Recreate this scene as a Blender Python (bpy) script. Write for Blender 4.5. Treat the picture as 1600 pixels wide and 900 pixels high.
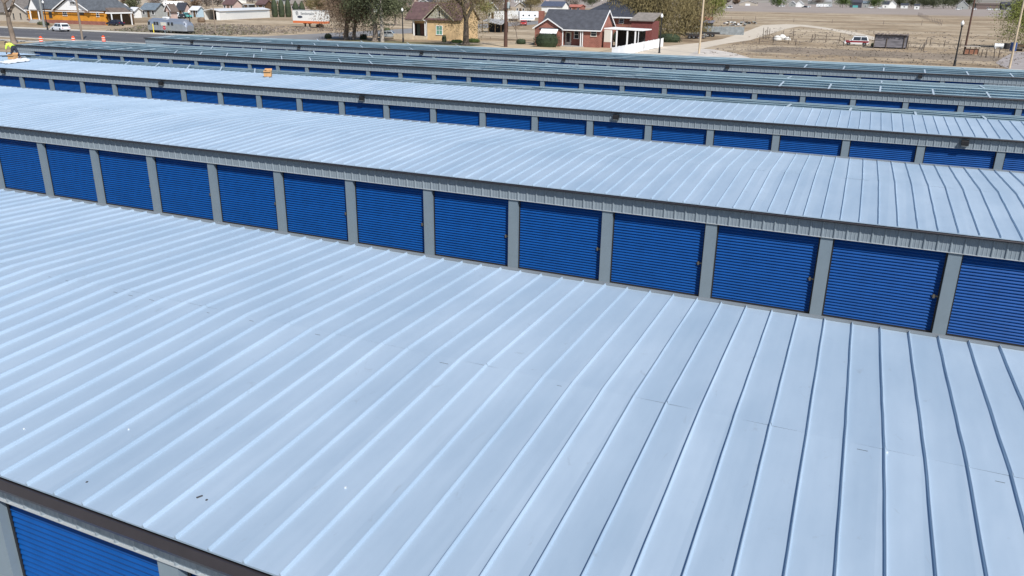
import bpy, math, random
from mathutils import Vector, Matrix
R = math.radians
for o in list(bpy.data.objects): bpy.data.objects.remove(o)
C = bpy.context.scene.collection
scn = bpy.context.scene

# ------------------------------------------------------------ camera
F, PITCH, ROLL, YAW = 1254.5, 0.351, 0.014, -0.418
CAM = Vector((31.336, -22.145, 8.556))
cy_, sy_, cp_, sp_ = math.cos(YAW), math.sin(YAW), math.cos(PITCH), math.sin(PITCH)
fwd = Vector((sy_*cp_, cy_*cp_, -sp_)); rgt = Vector((cy_, -sy_, 0)); up_ = Vector((sy_*sp_, cy_*sp_, cp_))
cr_, sr_ = math.cos(ROLL), math.sin(ROLL)
rx = rgt*cr_ + up_*sr_; ux = up_*cr_ - rgt*sr_
# image y' = s*x + c*y (down): a clockwise turn of the picture
rx = (rgt*cr_ + up_*sr_); ux = (up_*cr_ - rgt*sr_)
cam = bpy.data.cameras.new('camera'); camo = bpy.data.objects.new('camera', cam); C.objects.link(camo)
camo.matrix_world = Matrix(((rx.x, ux.x, -fwd.x, CAM.x), (rx.y, ux.y, -fwd.y, CAM.y), (rx.z, ux.z, -fwd.z, CAM.z), (0, 0, 0, 1)))
cam.sensor_width = 36; cam.lens = F/1600*36; cam.clip_end = 20000; cam.clip_start = 0.1
scn.camera = camo

# ------------------------------------------------------------ light
SUN_EL, SUN_AZ = 46.0, 48.0      # az measured from -y towards +x
S = Vector((math.sin(R(SUN_AZ))*math.cos(R(SUN_EL)), -math.cos(R(SUN_AZ))*math.cos(R(SUN_EL)), math.sin(R(SUN_EL))))
w = bpy.data.worlds.new('World'); scn.world = w; w.use_nodes = True
nt = w.node_tree; bg = nt.nodes['Background']
sky = nt.nodes.new('ShaderNodeTexSky'); sky.sky_type = 'NISHITA'; sky.sun_disc = False
sky.sun_elevation = R(SUN_EL); sky.sun_rotation = math.atan2(S.x, S.y)
sky.altitude = 1500; sky.air_density = 1.0; sky.dust_density = 0.6; sky.ozone_density = 0.6
nt.links.new(sky.outputs[0], bg.inputs[0]); bg.inputs[1].default_value = 0.095
sl = bpy.data.lights.new('sun', 'SUN'); sl.energy = 4.6; sl.angle = R(0.55); sl.color = (1.0, 0.965, 0.91)
so = bpy.data.objects.new('sun', sl); C.objects.link(so); so.rotation_euler = S.to_track_quat('Z', 'Y').to_euler()
vs = scn.view_settings; vs.view_transform = 'Standard'; vs.look = 'None'; vs.gamma = 1; vs.exposure = 0.32

# ------------------------------------------------------------ helpers
def G(px, py, z=0.0):
    """point of the horizontal level z that the photograph shows at pixel (px, py)"""
    x, y = (px-800)/F, (py-450)/F
    a, b = cr_*x+sr_*y, -sr_*x+cr_*y
    d = fwd - up_*b + rgt*a
    t = (z-CAM.z)/d.z
    return CAM + d*t
def PX(px, py, Y):
    x, y = (px-800)/F, (py-450)/F
    a, b = cr_*x+sr_*y, -sr_*x+cr_*y
    d = fwd - up_*b + rgt*a
    return CAM + d*((Y-CAM.y)/d.y)

MATS = {}
def mat(name, col, rough=0.6, metal=0.0, var=0.0, vscale=3.0, col2=None, bump=0.0, bscale=20.0, stretch=(1, 1, 1), emit=None, spec=None, transl=0.0):
    if name in MATS: return MATS[name]
    m = bpy.data.materials.new(name); m.use_nodes = True; n = m.node_tree.nodes; l = m.node_tree.links
    p = n['Principled BSDF']; p.inputs['Roughness'].default_value = rough; p.inputs['Metallic'].default_value = metal
    p.inputs['Base Color'].default_value = (*col, 1)
    if spec is not None: p.inputs['Specular IOR Level'].default_value = spec
    if var > 0 or col2 or bump > 0:
        tc = n.new('ShaderNodeTexCoord'); mp = n.new('ShaderNodeMapping'); mp.inputs['Scale'].default_value = stretch
        l.new(tc.outputs['Object'], mp.inputs[0])
    if var > 0 or col2:
        nz = n.new('ShaderNodeTexNoise'); nz.inputs['Scale'].default_value = vscale; nz.inputs['Detail'].default_value = 6; nz.inputs['Roughness'].default_value = 0.62
        l.new(mp.outputs[0], nz.inputs[0])
        rp = n.new('ShaderNodeValToRGB'); rp.color_ramp.elements[0].position = 0.34; rp.color_ramp.elements[1].position = 0.66
        c2 = col2 or tuple(min(1, c*(1+var)) for c in col); c1 = col if col2 else tuple(c*(1-var) for c in col)
        rp.color_ramp.elements[0].color = (*c1, 1); rp.color_ramp.elements[1].color = (*c2, 1)
        l.new(nz.outputs[0], rp.inputs[0]); l.new(rp.outputs[0], p.inputs['Base Color'])
    if bump > 0:
        n2 = n.new('ShaderNodeTexNoise'); n2.inputs['Scale'].default_value = bscale; n2.inputs['Detail'].default_value = 4
        l.new(mp.outputs[0], n2.inputs[0])
        b = n.new('ShaderNodeBump'); b.inputs['Strength'].default_value = bump; b.inputs['Distance'].default_value = 0.05
        l.new(n2.outputs[0], b.inputs['Height']); l.new(b.outputs[0], p.inputs['Normal'])
    if emit: p.inputs['Emission Color'].default_value = (*emit[0], 1); p.inputs['Emission Strength'].default_value = emit[1]
    MATS[name] = m; return m

def brickmat(name, c1, c2, mortar, bw=0.42, rh=0.15):
    if name in MATS: return MATS[name]
    m = bpy.data.materials.new(name); m.use_nodes = True; n = m.node_tree.nodes; l = m.node_tree.links
    p = n['Principled BSDF']; p.inputs['Roughness'].default_value = 0.85
    tc = n.new('ShaderNodeTexCoord'); sx = n.new('ShaderNodeSeparateXYZ'); cx = n.new('ShaderNodeCombineXYZ'); ad = n.new('ShaderNodeMath'); ad.operation = 'ADD'
    l.new(tc.outputs['Object'], sx.inputs[0]); l.new(sx.outputs[0], ad.inputs[0]); l.new(sx.outputs[1], ad.inputs[1])
    l.new(ad.outputs[0], cx.inputs[0]); l.new(sx.outputs[2], cx.inputs[1])
    b = n.new('ShaderNodeTexBrick'); b.inputs['Scale'].default_value = 1; b.inputs['Brick Width'].default_value = bw; b.inputs['Row Height'].default_value = rh; b.inputs['Mortar Size'].default_value = 0.012
    b.inputs['Color1'].default_value = (*c1, 1); b.inputs['Color2'].default_value = (*c2, 1); b.inputs['Mortar'].default_value = (*mortar, 1)
    l.new(cx.outputs[0], b.inputs[0])
    nz = n.new('ShaderNodeTexNoise'); nz.inputs['Scale'].default_value = 0.9; nz.inputs['Detail'].default_value = 4; l.new(tc.outputs['Object'], nz.inputs[0])
    mx = n.new('ShaderNodeMix'); mx.data_type = 'RGBA'; mx.blend_type = 'MULTIPLY'; mx.inputs[0].default_value = 0.5
    l.new(b.outputs[0], mx.inputs[6]); rp = n.new('ShaderNodeValToRGB'); rp.color_ramp.elements[0].color = (.55, .55, .55, 1); rp.color_ramp.elements[1].color = (1, 1, 1, 1)
    rp.color_ramp.elements[0].position = 0.3; rp.color_ramp.elements[1].position = 0.6
    l.new(nz.outputs[0], rp.inputs[0]); l.new(rp.outputs[0], mx.inputs[7]); l.new(mx.outputs[2], p.inputs['Base Color'])
    MATS[name] = m; return m

class MB:
    def __init__(s): s.v = []; s.f = []; s.m = []
    def quad(s, a, b, c, d, k=0):
        i = len(s.v); s.v += [tuple(a), tuple(b), tuple(c), tuple(d)]; s.f.append((i, i+1, i+2, i+3)); s.m.append(k)
    def tri(s, a, b, c, k=0):
        i = len(s.v); s.v += [tuple(a), tuple(b), tuple(c)]; s.f.append((i, i+1, i+2)); s.m.append(k)
    def poly(s, pts, k=0):
        i = len(s.v); s.v += [tuple(p) for p in pts]; s.f.append(tuple(range(i, i+len(pts)))); s.m.append(k)
    def box(s, x0, x1, y0, y1, z0, z1, k=0):
        i = len(s.v)
        s.v += [(x0, y0, z0), (x1, y0, z0), (x1, y1, z0), (x0, y1, z0), (x0, y0, z1), (x1, y0, z1), (x1, y1, z1), (x0, y1, z1)]
        for q in ((0, 3, 2, 1), (4, 5, 6, 7), (0, 1, 5, 4), (1, 2, 6, 5), (2, 3, 7, 6), (3, 0, 4, 7)): s.f.append(tuple(i+j for j in q)); s.m.append(k)
        return s
    def prism(s, pts, a0, a1, axis='x', k=0):
        """closed 2-D outline swept along an axis; pts are (u,v): x->(y,z), y->(x,z), z->(x,y)"""
        i = len(s.v); n = len(pts)
        def P(u, v, a): return (a, u, v) if axis == 'x' else ((u, a, v) if axis == 'y' else (u, v, a))
        s.v += [P(u, v, a0) for u, v in pts] + [P(u, v, a1) for u, v in pts]
        for j in range(n):
            k2 = (j+1) % n; s.f.append((i+j, i+k2, i+n+k2, i+n+j)); s.m.append(k)
        s.f.append(tuple(i+j for j in reversed(range(n)))); s.m.append(k); s.f.append(tuple(i+n+j for j in range(n))); s.m.append(k)
        return s
    def tube(s, p, q, r0, r1=None, n=6, cap=True, k=0):
        r1 = r0 if r1 is None else r1; p, q = Vector(p), Vector(q); d = (q-p)
        if d.length < 1e-6: return s
        d.normalize(); a = d.orthogonal().normalized(); b = d.cross(a); i = len(s.v)
        for c, r in ((p, r0), (q, r1)):
            for j in range(n):
                t = 2*math.pi*j/n; s.v.append(tuple(c + a*(r*math.cos(t)) + b*(r*math.sin(t))))
        for j in range(n):
            k2 = (j+1) % n; s.f.append((i+j, i+k2, i+n+k2, i+n+j)); s.m.append(k)
        if cap:
            s.f.append(tuple(i+j for j in reversed(range(n)))); s.m.append(k); s.f.append(tuple(i+n+j for j in range(n))); s.m.append(k)
        return s
    def lathe(s, prof, cx=0, cy=0, n=12, k=0):
        i = len(s.v)
        for r, z in prof:
            for j in range(n):
                t = 2*math.pi*j/n; s.v.append((cx+r*math.cos(t), cy+r*math.sin(t), z))
        for a in range(len(prof)-1):
            for j in range(n):
                k2 = (j+1) % n; s.f.append((i+a*n+j, i+a*n+k2, i+(a+1)*n+k2, i+(a+1)*n+j)); s.m.append(k)
        s.f.append(tuple(i+j for j in reversed(range(n)))); s.m.append(k)
        s.f.append(tuple(i+(len(prof)-1)*n+j for j in range(n))); s.m.append(k)
        return s
    def build(s, name, mats, parent=None, loc=None, smooth=False, bevel=0):
        me = bpy.data.meshes.new(name); me.from_pydata(s.v, [], s.f)
        if not isinstance(mats, (list, tuple)): mats = [mats]
        for m in mats: me.materials.append(m)
        if len(mats) > 1: me.polygons.foreach_set('material_index', s.m)
        if smooth: me.polygons.foreach_set('use_smooth', [True]*len(me.polygons))
        me.update()
        o = bpy.data.objects.new(name, me); C.objects.link(o)
        if parent: o.parent = parent
        if loc is not None: o.location = loc
        if bevel:
            b = o.modifiers.new('b', 'BEVEL'); b.width = bevel; b.segments = 2; b.limit_method = 'ANGLE'
        return o
def tag(o, label=None, cat=None, group=None, kind=None):
    if label: o['label'] = label
    if cat: o['category'] = cat
    if group: o['group'] = group
    if kind: o['kind'] = kind
    return o
def empty(name, loc, label, cat, group=None, rz=0):
    o = bpy.data.objects.new(name, None); C.objects.link(o); o.location = loc; o.rotation_euler = (0, 0, rz); o.empty_display_size = .5
    return tag(o, label, cat, group)
def copy_child(src, parent, loc=None):
    c = src.copy(); C.objects.link(c); c.parent = parent
    if loc is not None: c.location = loc
    for ch in list(src.children):
        d = ch.copy(); C.objects.link(d); d.parent = c
    return c

# ------------------------------------------------------------ materials
def roofmat():
    m = bpy.data.materials.new('galvalume_roof'); m.use_nodes = True; n = m.node_tree.nodes; l = m.node_tree.links
    p = n['Principled BSDF']; p.inputs['Metallic'].default_value = 0.35
    tc = n.new('ShaderNodeTexCoord')
    # each 18-inch sheet is its own piece of metal: slightly different tone
    sx = n.new('ShaderNodeSeparateXYZ'); l.new(tc.outputs['Object'], sx.inputs[0])
    dv = n.new('ShaderNodeMath'); dv.operation = 'DIVIDE'; dv.inputs[1].default_value = 0.4572; l.new(sx.outputs[0], dv.inputs[0])
    fl = n.new('ShaderNodeMath'); fl.operation = 'FLOOR'; l.new(dv.outputs[0], fl.inputs[0])
    wn = n.new('ShaderNodeTexWhiteNoise'); wn.noise_dimensions = '1D'; l.new(fl.outputs[0], wn.inputs['W'])
    mp = n.new('ShaderNodeMapping'); mp.inputs['Scale'].default_value = (1.0, .35, 1); l.new(tc.outputs['Object'], mp.inputs[0])
    nz = n.new('ShaderNodeTexNoise'); nz.inputs['Scale'].default_value = 1.1; nz.inputs['Detail'].default_value = 7; nz.inputs['Roughness'].default_value = .6; l.new(mp.outputs[0], nz.inputs[0])
    a0 = n.new('ShaderNodeMath'); a0.operation = 'MULTIPLY_ADD'; a0.inputs[1].default_value = 0.22; l.new(wn.outputs[0], a0.inputs[0]); l.new(nz.outputs[0], a0.inputs[2])
    nb = n.new('ShaderNodeTexNoise'); nb.inputs['Scale'].default_value = .22; nb.inputs['Detail'].default_value = 4; l.new(tc.outputs['Object'], nb.inputs[0])
    ab = n.new('ShaderNodeMath'); ab.operation = 'MULTIPLY_ADD'; ab.inputs[1].default_value = 0.55; ab.inputs[2].default_value = -.22; l.new(nb.outputs[0], ab.inputs[0])
    a = n.new('ShaderNodeMath'); a.operation = 'ADD'; ms = n.new('ShaderNodeMapping'); ms.inputs['Scale'].default_value = (9, .35, 1); l.new(tc.outputs['Object'], ms.inputs[0])
    ns = n.new('ShaderNodeTexNoise'); ns.inputs['Scale'].default_value = 1.0; ns.inputs['Detail'].default_value = 5; l.new(ms.outputs[0], ns.inputs[0])
    as_ = n.new('ShaderNodeMath'); as_.operation = 'MULTIPLY_ADD'; as_.inputs[1].default_value = .30; as_.inputs[2].default_value = -.15; l.new(ns.outputs[0], as_.inputs[0])
    a1 = n.new('ShaderNodeMath'); a1.operation = 'ADD'; l.new(as_.outputs[0], a1.inputs[0]); l.new(ab.outputs[0], a1.inputs[1])
    l.new(a0.outputs[0], a.inputs[0]); l.new(a1.outputs[0], a.inputs[1])
    rp = n.new('ShaderNodeValToRGB'); rp.color_ramp.elements[0].position = .35; rp.color_ramp.elements[1].position = .95
    rp.color_ramp.elements[0].color = (.38, .49, .605, 1); rp.color_ramp.elements[1].color = (.475, .58, .69, 1); l.new(a.outputs[0], rp.inputs[0])
    # scuffs: short dark smears left by boots and tools
    m2 = n.new('ShaderNodeMapping'); m2.inputs['Scale'].default_value = (3.2, 1.6, 1); m2.inputs['Rotation'].default_value = (0, 0, .5); l.new(tc.outputs['Object'], m2.inputs[0])
    n2 = n.new('ShaderNodeTexNoise'); n2.inputs['Scale'].default_value = 1.3; n2.inputs['Detail'].default_value = 9; n2.inputs['Roughness'].default_value = .7; n2.inputs['Distortion'].default_value = .6; l.new(m2.outputs[0], n2.inputs[0])
    r2 = n.new('ShaderNodeValToRGB'); r2.color_ramp.elements[0].position = .62; r2.color_ramp.elements[1].position = .76; r2.color_ramp.elements[0].color = (0, 0, 0, 1); r2.color_ramp.elements[1].color = (.62, .62, .62, 1); l.new(n2.outputs[0], r2.inputs[0])
    mx = n.new('ShaderNodeMix'); mx.data_type = 'RGBA'; l.new(r2.outputs[0], mx.inputs[0]); l.new(rp.outputs[0], mx.inputs[6]); mx.inputs[7].default_value = (.30, .35, .40, 1)
    l.new(mx.outputs[2], p.inputs['Base Color'])
    rr = n.new('ShaderNodeMapRange'); rr.inputs[1].default_value = .3; rr.inputs[2].default_value = .9; rr.inputs[3].default_value = .36; rr.inputs[4].default_value = .52; l.new(a.outputs[0], rr.inputs[0]); l.new(rr.outputs[0], p.inputs['Roughness'])
    # gentle oil canning
    m3 = n.new('ShaderNodeMapping'); m3.inputs['Scale'].default_value = (2.2, .7, 1); l.new(tc.outputs['Object'], m3.inputs[0])
    n3 = n.new('ShaderNodeTexNoise'); n3.inputs['Scale'].default_value = 1.0; n3.inputs['Detail'].default_value = 2; l.new(m3.outputs[0], n3.inputs[0])
    b = n.new('ShaderNodeBump'); b.inputs['Strength'].default_value = .30; b.inputs['Distance'].default_value = .03; l.new(n3.outputs[0], b.inputs['Height']); l.new(b.outputs[0], p.inputs['Normal'])
    return m
M_ROOF = roofmat()
M_FASCIA = mat('grey_wall_panel', (.20, .24, .275), .45, .0, .06, 1.5)
M_COL = mat('grey_pillar_paint', (.165, .212, .25), .45, 0, .05, 2)
M_DOOR = mat('blue_door_paint', (.004, .060, .235), .42, 0, .10, 2, spec=.2)
M_GUT = mat('dark_bronze_trim', (.032, .028, .033), .38, .2, .1, 3)
M_GALV = mat('galvanised_steel', (.42, .545, .60), .42, .35, .22, 1.6, stretch=(.3, 1, 1))
M_GALV_LIT = mat('sunlit_galvanised_steel', (.52, .60, .66), .4, .3)  # lit copy of the galvanised steel: sunlight put into a paler colour
M_BLACK = mat('black_plastic', (.012, .012, .014), .5)
M_CONC = mat('concrete', (.36, .35, .33), .9, 0, .12, .6)
M_LATCH = mat('zinc_latch', (.16, .15, .12), .5, .6)
M_WHITE = mat('white_paint', (.80, .80, .80), .5)
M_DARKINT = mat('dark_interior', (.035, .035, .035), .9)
M_GLASS = mat('dark_window_glass', (.03, .036, .045), .12, 0, spec=.6)
M_TYRE = mat('tyre_rubber', (.02, .02, .02), .8)
M_RIM = mat('wheel_rim', (.35, .36, .37), .35, .8)

ZF = 2.6        # underside of the grey fascia
ZE = 3.145      # roof sheet at the eaves
ZR = 3.32       # roof sheet at the ridge
PAD = 0.33
P = 3.048; S18 = 0.4572
XL, XR = -49.2, 44.2

# ------------------------------------------------------------ ground and setting
def groundmat():
    m = bpy.data.materials.new('dry_ground'); m.use_nodes = True; n = m.node_tree.nodes; l = m.node_tree.links
    p = n['Principled BSDF']; p.inputs['Roughness'].default_value = .95; p.inputs['Specular IOR Level'].default_value = .1
    tc = n.new('ShaderNodeTexCoord')
    def noise(sc, det, st, dist=0):
        mp = n.new('ShaderNodeMapping'); mp.inputs['Scale'].default_value = st; l.new(tc.outputs['Object'], mp.inputs[0])
        z = n.new('ShaderNodeTexNoise'); z.inputs['Scale'].default_value = sc; z.inputs['Detail'].default_value = det; z.inputs['Roughness'].default_value = .65; z.inputs['Distortion'].default_value = dist
        l.new(mp.outputs[0], z.inputs[0]); return z
    def ramp(src, stops):
        r = n.new('ShaderNodeValToRGB')
        while len(r.color_ramp.elements) < len(stops): r.color_ramp.elements.new(.5)
        for e, (po, c) in zip(r.color_ramp.elements, stops): e.position = po; e.color = (*c, 1)
        l.new(src.outputs[0], r.inputs[0]); return r
    def mix(f, a, b, mode='MIX'):
        x = n.new('ShaderNodeMix'); x.data_type = 'RGBA'; x.blend_type = mode
        if hasattr(f, 'outputs'): l.new(f.outputs[0], x.inputs[0])
        else: x.inputs[0].default_value = f
        for s, i in ((a, 6), (b, 7)):
            if hasattr(s, 'outputs'): l.new([o for o in s.outputs if o.enabled][0], x.inputs[i])
            else: x.inputs[i].default_value = (*s, 1)
        return x
    big = noise(.022, 6, (1, 1.6, 1), .6); fine = noise(.55, 8, (.6, 1, 1), .4); rows = noise(.05, 5, (.25, 2.2, 1), .2)
    base = ramp(big, [(.30, (.20, .145, .095)), (.42, (.31, .24, .165)), (.55, (.41, .335, .245)), (.70, (.50, .42, .32))])
    tuft = ramp(fine, [(.35, (.45, .45, .42)), (.52, (1, 1, 1)), (.75, (1.15, 1.1, 1.05))])
    rw = ramp(rows, [(.38, (.72, .70, .68)), (.55, (1, 1, 1)), (.70, (1.12, 1.1, 1.06))])
    a = mix(.75, base, tuft, 'MULTIPLY'); b = mix(.8, a, rw, 'MULTIPLY')
    # far ploughed strip, greyer
    sx = n.new('ShaderNodeSeparateXYZ'); l.new(tc.outputs['Object'], sx.inputs[0])
    mr = n.new('ShaderNodeMapRange'); mr.inputs[1].default_value = 480; mr.inputs[2].default_value = 560; l.new(sx.outputs[1], mr.inputs[0])
    c = mix(mr, b, (.30, .265, .25))
    r1 = mix(.7, c, rw, 'MULTIPLY')
    mf = n.new('ShaderNodeMath'); mf.operation = 'MULTIPLY'; mf.inputs[1].default_value = 0.85; l.new(mr.outputs[0], mf.inputs[0])
    d = mix(mf, b, r1)
    l.new(d.outputs[2], p.inputs['Base Color'])
    bp = n.new('ShaderNodeBump'); bp.inputs['Strength'].default_value = .5; bp.inputs['Distance'].default_value = .25; l.new(fine.outputs[0], bp.inputs['Height']); l.new(bp.outputs[0], p.inputs['Normal'])
    return m
g = MB(); g.quad((-4000, -600, 0), (4000, -600, 0), (4000, 7000, 0), (-4000, 7000, 0))
tag(g.build('ground', groundmat()), kind='structure')
# distant hills
rnd = random.Random(3)
g = MB(); N = 60; rows_ = []
for j in range(7):
    row = []
    for i in range(N+1):
        x = -4000+8000*i/N; y = 1500+j*420
        h = (0, .12, .30, .52, .75, .95, 1.1)[j]*(110+60*math.sin(i*.45)+35*math.sin(i*1.13+j)+rnd.uniform(-14, 14))
        row.append((x, y, h-.5))
    rows_.append(row)
for j in range(6):
    for i in range(N): g.quad(rows_[j][i], rows_[j][i+1], rows_[j+1][i+1], rows_[j+1][i])
tag(g.build('hills', mat('dry_hills', (.22, .20, .17), .95, 0, .3, .01, bump=.0), smooth=True), kind='structure')
# paved lot under the storage rows
M_LOT = mat('lot_concrete', (.33, .33, .32), .9, 0, .10, .5)
tag(MB().box(-56, 52, -30, 66, 0.0, PAD).build('concrete_lot', M_LOT), kind='structure')
M_ASPH = mat('asphalt', (.085, .083, .090), .88, 0, .18, .25, stretch=(.15, 1, 1))
def sheet(name, pts, z, m): 
    b = MB(); b.poly([(x, y, z) for x, y in pts]); return tag(b.build(name, m), kind='structure')
sheet('main_road', [(-900, 79.4), (600, 79.4), (600, 102.6), (-900, 102.6)], .008, M_ASPH)
sheet('side_road', [(-87, 102.65), (-62, 102.65), (-66, 109), (-67, 116), (-67, 420), (-80, 420), (-80, 140), (-82, 110)], .012, mat('worn_asphalt', (.19, .185, .185), .9, 0, .12, .3))
line = mat('road_paint', (.45, .43, .38), .7, 0, .25, .6)
for i in range(30): pass
lb = MB()
for i in range(60):
    x = -420+i*9; lb.quad((x, 90.9, .013), (x+3, 90.9, .013), (x+3, 91.05, .013), (x, 91.05, .013))
lb.quad((-420, 99.3, .013), (200, 99.3, .013), (200, 99.42, .013), (-420, 99.42, .013)); lb.quad((-420, 82.4, .013), (200, 82.4, .013), (200, 82.52, .013), (-420, 82.52, .013))
tag(lb.build('road_markings', line), kind='structure')
walk = mat('sidewalk_concrete', (.50, .47, .42), .9, 0, .12, .5)
tag(MB().box(-900, 600, 78.8, 79.38, 0, .13).box(-900, 600, 71.6, 73.4, 0, .12).build('sidewalk', walk), kind='structure')
tag(MB().box(-900, -88, 102.62, 105.0, 0, .14).box(-61, 600, 102.62, 104.4, 0, .14).build('far_sidewalk', walk), kind='structure')
# yards in front of the houses
sheet('green_lawn', [(-61, 105), (-34, 105), (-34, 111.5), (-61, 111.5)], .02, mat('lawn', (.13, .115, .05), .95, 0, .35, .3, bump=.3, bscale=6))
sheet('front_yard', [(-34, 105), (-11, 105), (-11, 115.5), (-34, 115.5)], .02, mat('tan_yard', (.42, .33, .22), .95, 0, .18, .25, bump=.3, bscale=6))
sheet('left_verge', [(-140, 60), (-57, 60), (-57, 71.5), (-140, 71.5)], .016, mat('dry_grass', (.30, .225, .12), .95, 0, .22, .4, bump=.3, bscale=6))
sheet('weedy_lot', [(-100, 106), (-90, 124), (-128, 150), (-142, 134), (-118, 106)], .014, mat('weeds', (.27, .20, .13), .95, 0, .0, .45, col2=(.15, .15, .075), bump=.4, bscale=5))
def ribbon(name, pts, z, m):
    pts = [(G(px, py), wd) for px, py, wd in pts]; b = MB(); L = []
    for i, (q, wd) in enumerate(pts):
        a = pts[max(0, i-1)][0]; c = pts[min(len(pts)-1, i+1)][0]; t = (c-a); t.z = 0; t.normalize(); nrm = Vector((-t.y, t.x, 0))
        L.append((q+nrm*wd/2, q-nrm*wd/2))
    for i in range(len(L)-1): b.quad((L[i][1].x, L[i][1].y, z), (L[i+1][1].x, L[i+1][1].y, z), (L[i+1][0].x, L[i+1][0].y, z), (L[i][0].x, L[i][0].y, z))
    return tag(b.build(name, m), kind='structure')
M_TRACK = mat('pale_dirt', (.50, .44, .36), .95, 0, .10, .3)
ribbon('dirt_track', [(1020, 88, 9), (1045, 77, 10), (1075, 73, 7), (1110, 68, 5), (1150, 62, 6), (1185, 51, 7), (1205, 44, 9), (1222, 40, 12), (1250, 38.5, 10)], .012, M_TRACK)
ribbon('dirt_track', [(1224, 39.5, 10), (1262, 41, 6), (1285, 44, 4.5), (1310, 47.5, 4.5), (1340, 54, 4), (1372, 62, 3), (1400, 66, 2)], .016, M_TRACK)
sheet('gravel_drive', [(-8, 106), (13, 106), (9, 116), (4, 124), (-4, 128), (-7.0, 118)], .008, mat('gravel', (.48, .44, .40), .95, 0, .2, .4))
M_DARKDIRT = mat('damp_dirt', (.21, .165, .12), .95, 0, .3, .12, bump=.4, bscale=2)
sheet('dark_soil', [(9, 122), (40, 120), (62, 124), (60, 133), (42, 136), (12, 140)], .010, M_DARKDIRT)
sheet('gravel_lane', [(47, 96), (66, 96), (66, 160), (58, 158), (52, 150), (49, 135), (46, 118)], .020, mat('lane_gravel', (.30, .27, .26), .95, 0, .15, .5))

# ------------------------------------------------------------ storage rows
def door_mesh():
    b = MB(); W = P-.31; H = ZF-PAD; n = 27; pit = H/n; prof = []
    for i in range(n):
        z = PAD+i*pit
        prof += [(0.0, z), (0.0, z+pit*.06), (-.028, z+pit*.28), (-.033, z+pit*.40), (-.029, z+pit*.54), (-.006, z+pit*.88)]
    prof.append((0.0, PAD+H))
    for (y0, z0), (y1, z1) in zip(prof[:-1], prof[1:]):
        b.quad((0, y0, z0), (W, y0, z0), (W, y1, z1), (0, y1, z1))
    return b
DOOR_PROTO = None
def make_door(parent, x, y):
    global DOOR_PROTO
    if DOOR_PROTO is None:
        d = door_mesh().build('roller_door', M_DOOR, parent, (x, y, 0))
        l = MB(); W = P-.31
        l.box(W-.17, W-.02, -.055, -.022, 1.33, 1.375).box(W-.15, W-.10, -.07, -.024, 1.30, 1.40)
        l.build('latch', M_LATCH, d)
        s = MB(); s.box(0.002, W-.002, -.035, .006, PAD+.002, PAD+.055); s.build('bottom_bar', M_BLACK, d)
        for u in (.001, W-.041): q = MB(); q.box(u, u+.04, -.045, -.031, PAD, ZF-.01); q.build('guide', M_BLACK, d)
        DOOR_PROTO = d; return d
    return copy_child(DOOR_PROTO, parent, (x, y, 0))
PIL = None
def make_pillar(parent, x, y, wd=.31):
    global PIL
    if PIL is None:
        b = MB(); b.box(0, wd, .012, .20, PAD, ZF-.004)
        PIL = b.build('pillar', M_COL, parent, (x, y, 0)); return PIL
    return copy_child(PIL, parent, (x, y, 0))
def ribbed(mb, x0, x1, y, z0, z1, ph=0.0, minor=True):
    """R-panel sheet facing -y"""
    pts = [(x0, 0)]; k = math.floor((x0-ph)/.3048)
    while True:
        c = ph+k*.3048; k += 1
        if c-.04 < x0: continue
        if c+.04 > x1: break
        pts += [(c-.034, 0), (c-.013, -.030), (c+.013, -.030), (c+.034, 0)]
        if minor and c+.24 < x1:
            for q in (.105, .20): pts += [(c+q-.016, 0), (c+q-.006, -.007), (c+q+.006, -.007), (c+q+.016, 0)]
    pts.append((x1, 0))
    for (a, b), (c, d) in zip(pts[:-1], pts[1:]): mb.quad((a, y+b, z0), (c, y+d, z0), (c, y+d, z1), (a, y+b, z1))
def seam_roof(mb, x0, x1, ya, za, yb, zb, ph, rnd, skew=0.0):
    """standing-seam sheets running from eave a to ridge b"""
    ks = range(math.ceil((x0-ph)/S18), math.floor((x1-ph)/S18)+1)
    dy = yb-ya; sgn = 1 if dy > 0 else -1
    pts = [(x0, 0)]
    for k in ks:
        c = ph+k*S18
        if c-.06 < x0 or c+.06 > x1: continue
        pts += [(c-.018, 0), (c-.008, .028), (c-.004, .030), (c-.004, .042), (c+.004, .042), (c+.004, .030), (c+.008, .028), (c+.019, 0)]
    pts.append((x1, 0))
    NS = 10; w_ = [[rnd.uniform(-1, 1) for _ in range(NS+1)] for _ in range(len(pts)//8+2)]
    def P3(i, x, h, t):
        wob = w_[(i+7)//8][int(round(t*NS))]
        return (x+wob*.0035*(h > 0)+(skew*t if 0 < i < len(pts)-1 else 0), ya+dy*t, za+(zb-za)*t+h+.0022*wob)
    for s in range(NS):
        t0, t1 = s/NS, (s+1)/NS
        for i in range(len(pts)-1):
            (a, h0), (b, h1) = pts[i], pts[i+1]
            q = (P3(i, a, h0, t0), P3(i+1, b, h1, t0), P3(i+1, b, h1, t1), P3(i, a, h0, t1))
            mb.quad(*(q if sgn > 0 else q[::-1]))
    # eave ends of the seams are folded shut, and a hem closes the sheet
    for i in range(1, len(pts)-1, 8):
        if i+7 < len(pts): 
            q = [P3(i+j, pts[i+j][0], pts[i+j][1], 0) for j in range(8)]; mb.poly(q if sgn > 0 else q[::-1])
    mb.quad((x0, ya, za-.02), (x1, ya, za-.02), (x1, ya, za), (x0, ya, za))
LAMP = None
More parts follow.
